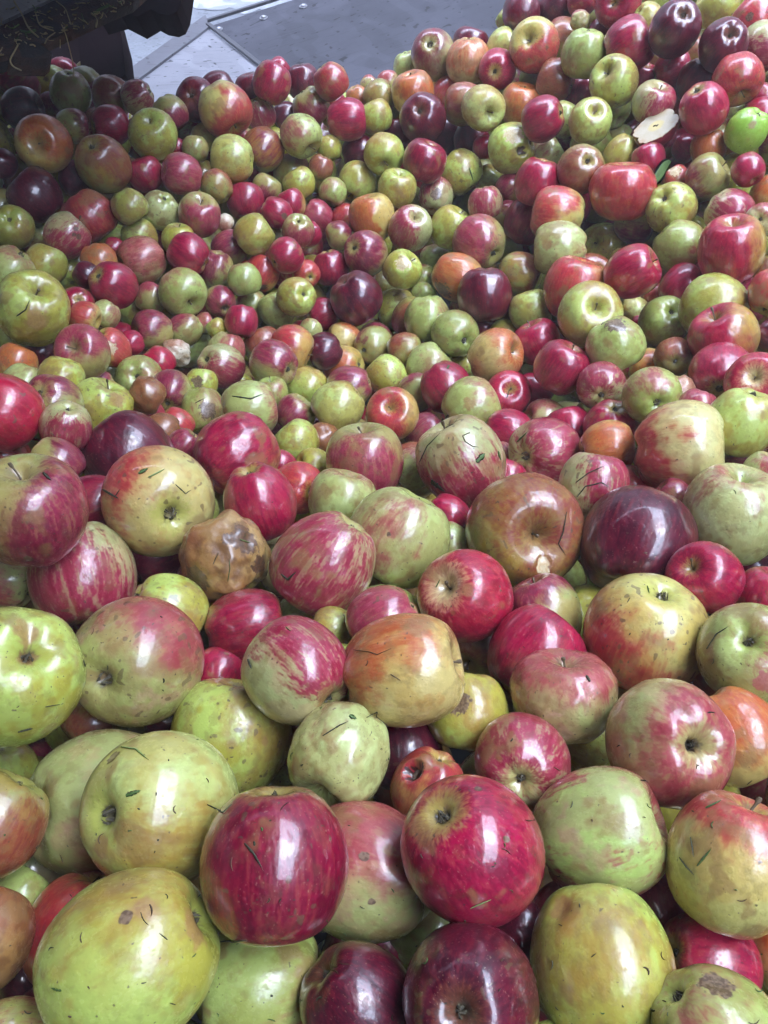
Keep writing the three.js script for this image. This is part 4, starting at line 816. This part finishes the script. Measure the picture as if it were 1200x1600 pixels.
// how much of each shows: the spheres drawn small, nearest first
{
  const w = 300, h = 400, own = new Int16Array(w * h).fill(-1), q = 4;
  for (const a of [...LIST].sort((m, n) => n.z - n.f * n.z * .7 - (m.z - m.f * m.z * .7))) {
    const r = a.r / q, cx = a.x / q, cy = a.y / q;
    for (let y = Math.max(0, Math.ceil(cy - r)); y < Math.min(h, cy + r); y++) for (let x = Math.max(0, Math.ceil(cx - r)); x < Math.min(w, cx + r); x++) if ((x - cx) ** 2 + (y - cy) ** 2 < r * r) own[y * w + x] = a.id;
  }
  for (const a of LIST) a.seen = 0;
  for (const k of own) if (k >= 0) LIST[k].seen++;
}
const SINGLE = new Set(LIST.filter((a) => a.label).sort((a, b) => b.seen - a.seen).slice(0, 300));

// ------------------------------------------------------------------ building them
function frame(a) {                                                   // the apple's own turn: +y towards its stem
  const r = rng(a.id * 7 + 3), look = a.ray.clone().normalize().negate(), right = RIGHT.clone().addScaledVector(look, -RIGHT.dot(look)).normalize(), up = look.clone().cross(right);
  const screen = (sx, sy) => right.clone().multiplyScalar(sx).addScaledVector(up, sy).addScaledVector(look, Math.sqrt(Math.max(0, 1 - sx * sx - sy * sy)));
  let axis;
  if (a.end) {
    let sx = (a.end[1] - a.x) / a.r / .8, sy = -(a.end[2] - a.y) / a.r / .8; const l = Math.hypot(sx, sy); if (l > .97) { sx *= .97 / l; sy *= .97 / l; }
    axis = screen(sx, sy); if (a.end[0] === 'c') axis.negate();
  } else { const t = a.o.h && a.o.h < .8 ? 1.57 : r() * 6.283, tip = -.15 - .35 * r(); axis = right.clone().multiplyScalar(Math.cos(t)).addScaledVector(up, Math.sin(t)).addScaledVector(look, r() < .5 ? tip : -tip * .3).normalize(); if (r() < .5 && !a.o.h) axis.negate(); }
  const q = new THREE.Quaternion().setFromUnitVectors(V(0, 1, 0), axis).multiply(new THREE.Quaternion().setFromAxisAngle(V(0, 1, 0), r() * 6.283)), inv = q.clone().invert();
  let b;
  if (a.o.gp) b = look.clone().multiplyScalar(-1);
  else if (a.o.b !== undefined) { const t = THREE.MathUtils.degToRad(a.o.b); b = right.clone().multiplyScalar(Math.cos(t)).addScaledVector(up, Math.sin(t)).addScaledVector(look, .2).normalize(); }
  else b = V(r() - .5, r() - .2, r() - .5).normalize();
  const local = (x, y) => screen((x - a.x) / a.r, -(y - a.y) / a.r).applyQuaternion(inv).normalize();
  return { q, inv, right, up, b: b.applyQuaternion(inv), local };
}
const sharedShapes = []; for (let k = 0; k < 14; k++) sharedShapes.push(appleGeometry(900 + k, 40, 26, k % 3 === 0 ? { lump: .036 } : {}));
const cheapShapes = []; for (let k = 0; k < 4; k++) cheapShapes.push(appleGeometry(950 + k, 18, 12));
function appleMaterial(a, f, marks) {
  const atlas = a.r > 56 ? bigAtlas : a.r > 38 || marks.length ? midAtlas : smallAtlas, k = KINDS[a.kind], r = rng(a.id + 555);
  const bump = relief.clone(); bump.offset.set(r(), 0); bump.needsUpdate = true;
  const wet = film.clone(); wet.offset.set(r(), 0); wet.needsUpdate = true;
  const m = new THREE.MeshPhysicalMaterial({ map: skin(atlas, a.kind, a.o, a.id * 13 + 5, f.b, marks), roughness: 'RDCMK'.includes(a.kind) ? .34 : .42, clearcoat: 1, clearcoatMap: wet, clearcoatRoughness: Math.min(1, (k.coat + .03 + .09 * r()) * 3.2), clearcoatRoughnessMap: wet, bumpMap: bump, bumpScale: a.f * a.z * .02 });
  m.name = 'apple skin'; return m;
}
const bodies = [], leftovers = [], leftoverMats = [];
function makeApple(a) {
  const f = frame(a), R = a.f * a.z, r = rng(a.id + 71);
  const marks = (a.o.m || []).map(([x, y, w, type, depth]) => ({ n: f.local(x, y), w: Math.max(.05, w / a.r), col: MARK[type], soft: type === 'tan', hole: type === 'hole', flat: type === 'cream', depth }));
  const own = a.r > 52 || a.o.lump || a.o.h || marks.some((m) => m.depth > .015);
  const geo = own ? appleGeometry(a.id * 3 + 17, a.r > 52 ? 96 : 56, a.r > 52 ? 64 : 40, a.o, marks) : sharedShapes[a.id % sharedShapes.length];
  const mat = appleMaterial(a, f, marks);
  let x0 = 9, x1 = -9, y0 = 9, y1 = -9; const gp = geo.attributes.position, v = V(0, 0, 0);    // fit its outline to the size seen
  for (let i = 0; i < gp.count; i += 3) { v.fromBufferAttribute(gp, i).applyQuaternion(f.q); const sx = v.dot(f.right), sy = v.dot(f.up); if (sx < x0) x0 = sx; if (sx > x1) x1 = sx; if (sy < y0) y0 = sy; if (sy > y1) y1 = sy; }
  const fit = R / Math.sqrt((x1 - x0) * (y1 - y0) / 4), spot = at(a.x, a.y, a.z).addScaledVector(f.right, -(x0 + x1) / 2 * fit).addScaledVector(f.up, -(y0 + y1) / 2 * fit);
  if (!SINGLE.has(a)) { const g = geo.clone(); g.scale(fit, fit, fit); g.applyQuaternion(f.q); g.translate(spot.x, spot.y, spot.z); leftovers.push(g); leftoverMats.push(mat); return; }
  const t = thing('apple', a.label, 'apple', 'apples heaped in the steel hopper');
  t.position.copy(spot); t.quaternion.copy(f.q); t.scale.setScalar(fit);
  const body = mesh('body', geo, mat, t); body.userData.apple = a; bodies.push(body); a.body = body;
  const d = geo.userData;
  if (a.kind !== 'X' && !(a.o.lump > .09)) {
    const c = mesh('blossom_end', calyxShapes[a.id % 3], calyxMat, t); c.position.set(d.bottomX, d.bottom + .02, 0); c.scale.setScalar(1.05 + .4 * r()); c.rotation.y = r() * 6;
    if (a.end ? a.end[0] === 's' : r() < .2) { const s = mesh('stem', stemShapes[a.id % 3], stemMat, t); s.position.set(d.topX, d.top - .01, 0); s.rotation.y = r() * 6; s.scale.setScalar(.5 + .3 * r()); }
  }
}
for (const a of LIST) makeApple(a);

// half an apple, its cut face turned up to the camera
{
  const x = 1025, y = 197, z = surface(x, y) - .03, R = 36 / FOCAL * z, t = thing('apple_half', 'apple cut in half with its white flesh and yellowish core turned up', 'cut apple');
  const look = ray(x, y).normalize().negate(), right = RIGHT.clone(), up = look.clone().cross(right).normalize();
  const nrm = look.clone().multiplyScalar(.62).addScaledVector(up, .72).addScaledVector(right, -.32).normalize(), long = right.clone().addScaledVector(up, .62); long.addScaledVector(nrm, -long.dot(nrm)).normalize();
  t.quaternion.setFromRotationMatrix(new THREE.Matrix4().makeBasis(long.clone().cross(nrm), long, nrm.clone())); t.position.copy(at(x, y, z)); t.scale.setScalar(R);
  if (new THREE.Matrix4().makeRotationFromQuaternion(t.quaternion).determinant() < 0) console.log('half flipped');
  const p = { a: .16, wa: .3, b: .1, wb: .25 }, pos = [], uv = [], idx = [], nu = 28, nv = 36, rim = [];
  for (let j = 0; j <= nv; j++) for (let i = 0; i <= nu; i++) { const th = (1 - j / nv) * Math.PI, ph = -Math.PI * (i / nu), rho = radiusAt(p, th, ph), s = Math.sin(th) * rho; pos.push(s * .74 * Math.cos(ph), Math.cos(th) * rho * 1.05, s * Math.sin(ph)); uv.push(i / nu, j / nv); }
  for (let j = 0; j < nv; j++) for (let i = 0; i < nu; i++) { const q = j * (nu + 1) + i; idx.push(q, q + nu + 1, q + 1, q + 1, q + nu + 1, q + nu + 2); }
  const g = new THREE.BufferGeometry(); g.setAttribute('position', new THREE.Float32BufferAttribute(pos, 3)); g.setAttribute('uv', new THREE.Float32BufferAttribute(uv, 2)); g.setIndex(idx); g.computeVertexNormals();
  const km = skin(midAtlas, 'R', { dark: .3 }, 4242, V(0, 0, -1), []);
  mesh('body', g, new THREE.MeshPhysicalMaterial({ map: km, roughness: .3, clearcoat: 1, clearcoatRoughness: .08, side: THREE.DoubleSide }), t);
  for (let j = 0; j <= nv; j++) { const th = j / nv * Math.PI, rho = radiusAt(p, th, 0); { const k = .97 + .05 * (vol(j * .9, 3, 7) - .5) * 2; rim.push(new THREE.Vector2(Math.sin(th) * rho * .74 * k, Math.cos(th) * rho * 1.05 * k)); }; }
  const whole = rim.concat(rim.slice(1, -1).reverse().map((v) => new THREE.Vector2(-v.x, v.y)));
  const face = new THREE.ExtrudeGeometry(new THREE.Shape(whole), { depth: .02, bevelEnabled: true, bevelThickness: .02, bevelSize: .015, bevelSegments: 2, steps: 1 }); face.translate(0, 0, -.02);
  const fl = sheet(256, 256, (u, v) => { const n = fbm(u * 9, v * 9, 6), f = vol(u * 60, v * 60, 2), r0 = Math.hypot(u - .5, (v - .5) * .8); let c = mix3([.52, .46, .33], [.42, .34, .19], n + .2 * (f - .5)); c = mix3(c, [.58, .46, .14], smooth(.16, .10, r0 + .05 * (n - .5)) * .8); return mix3(c, [.45, .27, .14], smooth(.30, .44, r0 + .22 * (n - .5)) * .7); });
  const fu = face.attributes.uv, fp = face.attributes.position; for (let i = 0; i < fu.count; i++) fu.setXY(i, fp.getX(i) * .5 + .5, fp.getY(i) * .5 + .5);
  const f = mesh('cut_face', face, new THREE.MeshPhysicalMaterial({ map: fl, roughness: .4, clearcoat: .5, clearcoatRoughness: .25 }), t); f.userData.label = 'white cut flesh';
  for (const [dx, dy, a] of [[.03, .05, .3], [-.04, -.04, -.2]]) { const s = new THREE.SphereGeometry(.055, 12, 8); s.scale(.6, 1.3, .5); s.rotateZ(a); s.translate(dx, dy, .03); mesh('seed', s, stemMat, f); }
}

// apples deeper in the heap and past the edges of the view, glimpsed through the gaps
const TOP = [[-400, 60], [130, 70], [200, 150], [240, 165], [300, 140], [400, 120], [545, 125], [600, 150], [650, 85], [780, 60], [810, 0], [840, -80], [1700, -80]];
const brow = (x) => { let k = 0; while (k < TOP.length - 2 && x > TOP[k + 1][0]) k++; return lerp(TOP[k][1], TOP[k + 1][1], clamp01((x - TOP[k][0]) / (TOP[k + 1][0] - TOP[k][0]))); };
{
  const r = rng(31), deep = [], all = [...LIST];
  const kinds = 'GYMUGYKGRYUM';
  for (const layer of [0, 1, 1.6, 2.3]) for (let y = -60; y < 1960; ) {
    const zrow = surface(600, y), step = FOCAL * .034 / zrow * 1.55;
    for (let x = (layer < 1.5 ? -560 : -260) + r() * step; x < (layer < 1.5 ? 1760 : 1460); x += step * (.9 + .2 * r())) {
      const px = x + (r() - .5) * step * .4, py = y + (r() - .5) * step * .4, outside = px < -70 || px > 1270 || py > 1690;
      if (py < brow(px) + FOCAL * .034 / zrow) continue;
      if (layer === 0 && !outside) continue;
      const z0 = surface(px, py), f = FOCAL, a = { x: px, y: py, o: {}, ray: ray(px, py), z: z0 + layer * .058 };
      const R0 = .030 + .008 * r(); let ok = false;
      for (let n = 0; n < 26 && !ok; n++, a.z += .008) {
        const p = a.ray.clone().multiplyScalar(a.z); ok = true;
        for (const b of all) { const rr = (b.f ? b.f * b.z : b.R) + R0; if (Math.abs(b.p.x - p.x) < rr && Math.abs(b.p.y - p.y) < rr && b.p.distanceTo(p) < rr * .93) { ok = false; break; } }
        if (ok) { a.p = p; a.R = R0; }
      }
      if (ok) { all.push(a); deep.push(a); }
    }
    y += step;
  }
  const byKind = new Map();
  deep.forEach((a, i) => {
    const n = Math.floor(r() * kinds.length); if (!byKind.has(n)) byKind.set(n, []);
    const g = cheapShapes[i % 4].clone(), q = new THREE.Quaternion().setFromEuler(new THREE.Euler(r() * 6, r() * 6, r() * 6));
    g.scale(a.R, a.R, a.R); g.applyQuaternion(q); g.translate(a.p.x + camera.position.x, a.p.y + camera.position.y, a.p.z + camera.position.z); byKind.get(n).push(g);
  });
  for (const [n, gs] of byKind) { leftovers.push(mergeGeometries(gs)); leftoverMats.push(appleMaterial({ kind: kinds[n], o: {}, r: 30, id: 2000 + n, f: .03, z: 1.2 }, { b: V(.6, .5, .6).normalize() }, [])); }
  console.log('deep apples', deep.length, 'single', SINGLE.size, 'loose rest', LIST.length - SINGLE.size);
}
{
  const heap = mesh('heaped_apples', mergeGeometries(leftovers.map((g) => { const c = g.clone(); c.userData = {}; return c; }), true), leftoverMats);
  heap.userData = { kind: 'stuff', label: 'smaller apples glimpsed in the gaps between the larger ones', category: 'apples' };
}
// ------------------------------------------------------------------ clippings, straw and leaf scraps
scene.updateMatrixWorld(true);
const caster = new THREE.Raycaster();
const pick = (x, y) => { caster.set(camera.position, ray(x, y).normalize()); return caster.intersectObjects(bodies.filter((b) => Math.hypot(b.userData.apple.x - x, b.userData.apple.y - y) < b.userData.apple.r * 1.25), false)[0]; };
const grassTex = (a, b) => sheet(32, 128, (u, v) => { const n = vol(u * 14, v * 4, 3), f = vol(u * 5, v * 22, 6); return mix3(a, b, clamp01(.6 * n + .4 * f)); });
const BITS = {
  green: new THREE.MeshStandardMaterial({ map: grassTex([.03, .07, .015], [.10, .18, .04]), roughness: .6, side: THREE.DoubleSide }),
  pale: new THREE.MeshStandardMaterial({ map: grassTex([.16, .26, .07], [.28, .38, .13]), roughness: .6, side: THREE.DoubleSide }),
  dark: new THREE.MeshStandardMaterial({ map: grassTex([.02, .026, .014], [.055, .06, .03]), roughness: .7, side: THREE.DoubleSide }),
  brown: new THREE.MeshStandardMaterial({ map: grassTex([.05, .03, .016], [.13, .075, .035]), roughness: .7, side: THREE.DoubleSide }),
  straw: new THREE.MeshStandardMaterial({ map: grassTex([.30, .24, .12], [.46, .38, .2]), roughness: .7, side: THREE.DoubleSide }),
};
// a blade: a keeled ribbon through points lying on the apples
function ribbon(pts, normals, w, thick, ragged = 0) {
  const rr = rng(Math.round(pts[0].x * 1e5) & 65535);
  const c = new THREE.CatmullRomCurve3(pts), n = Math.max(8, pts.length * 4), pos = [], uv = [], idx = [];
  for (let i = 0; i <= n; i++) {
    const t = i / n, p = c.getPoint(t), d = c.getTangent(t), k = t * (normals.length - 1), a = normals[Math.floor(k)], b = normals[Math.min(normals.length - 1, Math.floor(k) + 1)], up = a.clone().lerp(b, k % 1).normalize(), side = d.clone().cross(up).normalize(), q = w * Math.pow(Math.sin(Math.min(1, .12 + t * .95) * Math.PI), .5) * .5 * (1 - ragged * rr());
    for (const [s, h] of [[-1, .0], [-.3, 1], [.3, 1], [1, .0]]) { const v = p.clone().addScaledVector(side, s * q).addScaledVector(up, h * thick); pos.push(v.x, v.y, v.z); uv.push(s * .5 + .5, t); }
  }
  for (let i = 0; i < n; i++) for (let k = 0; k < 4; k++) { const a = i * 4 + k, b = i * 4 + (k + 1) % 4; idx.push(a, b, a + 4, b, b + 4, a + 4); }
  const g = new THREE.BufferGeometry(); g.setAttribute('position', new THREE.Float32BufferAttribute(pos, 3)); g.setAttribute('uv', new THREE.Float32BufferAttribute(uv, 2)); g.setIndex(idx); g.computeVertexNormals(); return g;
}
function bit(name, category, kind, width, px, label, ragged = 0) {
  const pts = [], ns = [];
  for (let i = 0; i < px.length - 1; i++) for (let t = 0; t < 1 || (i === px.length - 2 && t < 1.01); t += .25) {
    const h = pick(lerp(px[i][0], px[i + 1][0], t), lerp(px[i][1], px[i + 1][1], t)); if (!h) continue;
    const n = h.face.normal.clone().transformDirection(h.object.matrixWorld); pts.push(h.point.clone().addScaledVector(n, .0005)); ns.push(n);
  }
  if (pts.length < 3) { console.log('no hold for', label); return; }
  const m = mesh(name, ribbon(pts, ns, width / FOCAL * pts[0].distanceTo(camera.position), .0004, ragged), BITS[kind]);
  m.userData = { label, category, group: 'clippings stuck to wet apples' };
}
const G = (kind, width, px, label) => bit('grass_clipping', 'grass clipping', kind, width * .72, px, label, .35);
const L = (kind, width, px, label) => bit('leaf_scrap', 'leaf scrap', kind, width * .9, px, label, .6);
G('pale', 5, [[190, 1168], [212, 1171], [233, 1189]], 'pale curled blade beside the brown scab of the big pale yellow apple');
L('green', 10, [[198, 1243], [221, 1235]], 'small green scrap in the middle of the big pale yellow apple');
G('dark', 4, [[323, 1257], [350, 1270], [363, 1258]], 'dark bent blade on the right side of the big pale yellow apple');
G('dark', 6, [[383, 1318], [397, 1334], [412, 1360]], 'grey green fleck across the large glossy deep crimson apple');
G('dark', 4, [[345, 1473], [386, 1467]], 'dark short stalk on the pale green pink-striped apple');
L('green', 12, [[546, 1118], [557, 1124]], 'round green leaf disc on the lumpy yellow green apple');
G('dark', 4, [[505, 1150], [530, 1134], [544, 1128]], 'thin dark blade below the leaf disc on the lumpy yellow green apple');
G('brown', 2.5, [[553, 1016], [578, 1019], [590, 1023], [612, 1014]], 'fine curved fibre on the freckled orange yellow apple');
G('brown', 2.5, [[610, 1053], [628, 1064]], 'short straight fibre at the centre of the freckled orange yellow apple');
G('dark', 2.5, [[572, 1122], [590, 1112], [588, 1122], [606, 1136]], 'forked dark fibre at the base of the freckled orange yellow apple');
G('dark', 7, [[440, 897], [450, 905], [465, 892]], 'checkmark-shaped dark blade on the densely red-streaked apple');
L('green', 10, [[217, 740], [232, 732]], 'short green scrap on top of the peach red apple');
G('pale', 4, [[232, 746], [258, 733]], 'pale blade beside the green scrap on the peach red apple');
G('dark', 6, [[161, 765], [188, 780]], 'thick dark clipping on the left side of the peach red apple');
G('dark', 3, [[180, 776], [188, 765]], 'tiny spur crossing the thick clipping on the peach red apple');
G('dark', 2.5, [[274, 757], [290, 771], [299, 765]], 'thin bent fibre on the right side of the peach red apple');
G('dark', 3, [[885, 800], [880, 830], [873, 850], [886, 871]], 'long wavy fibre on the russet orange apple');
G('dark', 3.5, [[656, 722], [668, 697], [688, 677]], 'long dark curved blade on the left of the large pale leaf-flecked apple');
G('dark', 4, [[697, 668], [710, 663]], 'short dark dash near the top of the large pale leaf-flecked apple');
G('brown', 2.5, [[734, 676], [723, 681], [727, 690], [738, 697], [748, 699]], 'curled brown tendril on the large pale leaf-flecked apple');
L('green', 13, [[744, 722], [758, 708]], 'ragged green scrap under the curled tendril on the large pale apple');
L('green', 9, [[778, 705], [782, 719]], 'oval green scrap at the right of the large pale leaf-flecked apple');
L('dark', 20, [[674, 752], [696, 768]], 'dark heart-shaped scrap low on the large pale leaf-flecked apple');
G('dark', 4, [[1105, 1014], [1120, 991], [1140, 978]], 'curved dark blade by the blossom basin of the pale green edge apple');
G('green', 4, [[1011, 916], [1014, 928]], 'tiny green blade by the top blossom end of the large yellow red-based apple');
G('dark', 4, [[1080, 1309], [1085, 1339]], 'upright dark clipping on the yellow orange apple at right');
G('green', 5, [[1090, 1353], [1113, 1325]], 'green clipping leaning right on the yellow orange apple');
G('dark', 4, [[1063, 1340], [1073, 1354], [1086, 1367]], 'dark clipping low at left on the yellow orange apple');
G('green', 7, [[1103, 1263], [1127, 1252]], 'broad green clipping on the shoulder of the yellow orange apple');
L('dark', 9, [[28, 1143], [51, 1137]], 'dark scrap low on the large yellow left edge apple');
G('dark', 2.5, [[70, 1104], [93, 1100]], 'thin fibre on the right flank of the large yellow left edge apple');
L('dark', 8, [[129, 1032], [132, 1042]], 'small dark scrap at the left rim of the large olive flushed apple');
G('dark', 3, [[900, 754], [920, 739], [946, 727]], 'upper dark arc on the cracked green apple');
G('dark', 3, [[902, 776], [915, 760], [940, 754], [952, 761]], 'lower dark arc on the cracked green apple');
G('dark', 4, [[363, 619], [392, 623], [413, 615]], 'dark crooked twig on the pale grey green apple');
G('dark', 3, [[26, 494], [40, 484], [48, 466]], 'thin dark stalk on the big creased yellow green apple');
G('dark', 2.5, [[305, 630], [320, 622]], 'thin dash on the yellow green apple with the grey scab');
G('dark', 2.5, [[333, 882], [342, 862]], 'short fibre on the left of the rotten caramel brown apple');
G('green', 2.5, [[356, 908], [359, 888], [358, 871]], 'long fibre down the front of the rotten caramel brown apple');
G('pale', 3, [[374, 843], [392, 849]], 'pale fibre near the top of the rotten caramel brown apple');
G('dark', 3, [[1000, 1220], [1015, 1221]], 'small dark dash at the base of the large dusty pink apple');
G('green', 3, [[681, 918], [688, 904]], 'small blade beside the stem of the pale-starred crimson apple');
L('dark', 7, [[808, 738], [812, 728]], 'small dark scrap on the pink striped dark-ended apple');
L('green', 6, [[808, 690], [824, 676]], 'narrow green scrap on the pink striped dark-ended apple');
L('dark', 8, [[916, 1056], [922, 1066]], 'black scrap on the wide wrinkled brownish pink apple');
G('pale', 3, [[735, 1418], [767, 1404]], 'pale scratch-like fibre low on the large bright red apple');
L('dark', 8, [[68, 739], [80, 752]], 'dark crumb on the shoulder of the large dull red apple');
L('dark', 7, [[388, 1030], [394, 1045]], 'dark crumb on the left of the pink-shouldered apple');
L('green', 6, [[699, 576], [702, 570]], 'green scrap on top of the deep red orange-tipped apple');
G('dark', 3, [[792, 622], [795, 610]], 'fine dark stalk on the glossy bright red curved-stem apple');
G('green', 3, [[733, 262], [740, 285]], 'dark curved blade in the crack of the tan yellow apple');

{ // fine fragments beyond counting
  const r = rng(404), gs = [[], [], []];
  for (let i = 0; i < 170; i++) {
    const y = 420 + 1180 * Math.sqrt(r()), x = 1200 * r(), l = (3 + 20 * r() * r()) * (y / 1300), t = r() * 6.28, bend = (r() - .5) * 1.6, ps = [], ns = []; let cx = x, cy = y;
    for (let q = 0; q < 4; q++) { const h = pick(cx, cy); if (h) { const n = h.face.normal.clone().transformDirection(h.object.matrixWorld); ps.push(h.point.clone().addScaledVector(n, .0003)); ns.push(n); } cx += Math.cos(t + bend * q) * l / 3; cy += Math.sin(t + bend * q) * l / 3; }
    if (ps.length < 4 || ps[0].distanceTo(ps[3]) > .03) continue;
    const k = r() < .5 ? 0 : r() < .6 ? 1 : 2;
    gs[k].push(ribbon(ps, ns, (.0006 + .0011 * r() * r()), .0003, .5));
  }
  const f = mesh('grass_fragments', mergeGeometries(gs.map((g) => mergeGeometries(g)), true), [BITS.dark, BITS.brown, BITS.green]); f.userData = { kind: 'stuff', label: 'fine grass fragments and dirt fibres stuck all over the wet apples' };
}

// loose stalks and straw that hang free
function stalk(name, kind, width, pts, label) {
  const c = new THREE.CatmullRomCurve3(pts.map(([x, y, d]) => at(x, y, d))), g = new THREE.TubeGeometry(c, pts.length * 8, width / FOCAL * pts[0][2] * .32, 6, false);
  const m = mesh(name, g, BITS[kind]); m.userData = { label, category: name === 'straw' ? 'straw' : 'grass', group: 'straw hanging from the machine' };
}
stalk('straw', 'straw', 2.6, [[96, 38, 1.0], [103, 55, 1.0], [109, 78, 1.01], [114, 100, 1.04], [115.5, 119, 1.08]], 'long thin straw hanging from the beam onto the dark olive apple');
stalk('straw', 'straw', 4, [[28, 70, .975], [23, 80, .975], [16, 94, .97], [20, 103, .968], [33, 110, .965]], 'knotted straw loop dangling at the left end of the beam');
stalk('straw', 'straw', 4, [[22, 2, 1.04], [34, 22, 1.02], [46, 45, 1.0], [60, 58, .995]], 'pale wet blade lying over the edge of the grey top sheet');
stalk('straw', 'straw', 3.4, [[56, 22, 1.04], [64, 40, 1.025], [84, 48, 1.04]], 'bent straw on the front of the rusty beam');
stalk('straw', 'straw', 3, [[86, 51, 1.04], [76, 58, 1.03], [70, 68, 1.005]], 'short straw below the bent one on the rusty beam');
stalk('straw', 'straw', 4.5, [[143, 21, 1.08], [151, 28, 1.075], [150, 42, 1.06]], 'straw tuft end hanging right of the beam middle');
stalk('straw', 'straw', 2.6, [[88, 2, 1.07], [102, 14, 1.06], [106, 24, 1.055], [110, 36, 1.05]], 'upper straw splinter on the beam');
stalk('straw', 'straw', 2.2, [[94, 62, 1.05], [94, 75, 1.05]], 'faint straw bit hanging under the beam');
stalk('grass_stalk', 'green', 7, [[146, 22, 1.08], [156, 15, 1.083], [171, 8, 1.09]], 'green grass tuft lying on the right part of the beam');
stalk('grass_stalk', 'green', 6, [[32, 48, 1.005], [44, 50, 1.0], [56, 47, 1.003]], 'green grass lying on the left part of the beam');
stalk('grass_stalk', 'pale', 3, [[12, 41, 1.02], [20, 44, 1.012], [30, 38, 1.01]], 'pale green grass at the corner of the grey top sheet');
stalk('straw', 'straw', 3, [[69, 662, .80], [77, 660, .79], [81, 669, .785], [77, 684, .79]], 'dried tendril standing beside the half green apple at the left');
{ // a whole leaf caught between apples, and the litter on the machine that nobody could count
  const pts = [[1022, 284], [1032, 270], [1040, 258], [1050, 250]].map(([x, y], i) => at(x, y, surface(x, y) - .006 + .004 * i)), n = ray(1035, 265).normalize().negate().addScaledVector(V(1, 0, 0), .5).normalize();
  const lf = mesh('apple_leaf', ribbon(pts, [n, n, n], .02, .0012), BITS.green); lf.userData = { label: 'green leaf caught between the bitten red apple and the small cherry one', category: 'leaf' };
  const r = rng(99), gs = [[], [], []];
  for (let i = 0; i < 110; i++) {
    const x = -40 + 250 * r(), edge = 46 - x * .22, onTop = r() < .45, y = edge + (onTop ? -28 * r() * (1 - x / 260) : 52 * r() * (1 - x / 240)), l = 5 + 22 * r() * r(), t = r() * 6.28, d0 = 1.03 + .00042 * x - .0016 * (y - edge) - .012, k = r() < .72 ? 0 : r() < .6 ? 1 : 2;
    const p = [0, .5, 1].map((q) => at(x + Math.cos(t) * l * q + (q === .5 ? 4 * (r() - .5) : 0), y + Math.sin(t) * l * .6 * q + (q === .5 ? 4 * (r() - .5) : 0), d0 - .006 * r()));
    gs[k].push(new THREE.TubeGeometry(new THREE.CatmullRomCurve3(p), 4, .0004 + .0006 * r(), 4, false));
  }
  const all = mergeGeometries(gs.map((g) => mergeGeometries(g)), true), lit = mesh('straw_litter', all, [BITS.straw, BITS.green, BITS.brown]);
  lit.userData = { kind: 'stuff', label: 'bits of straw and grass stuck along the wet rusty beam' };
}

renderer.render(scene, camera);
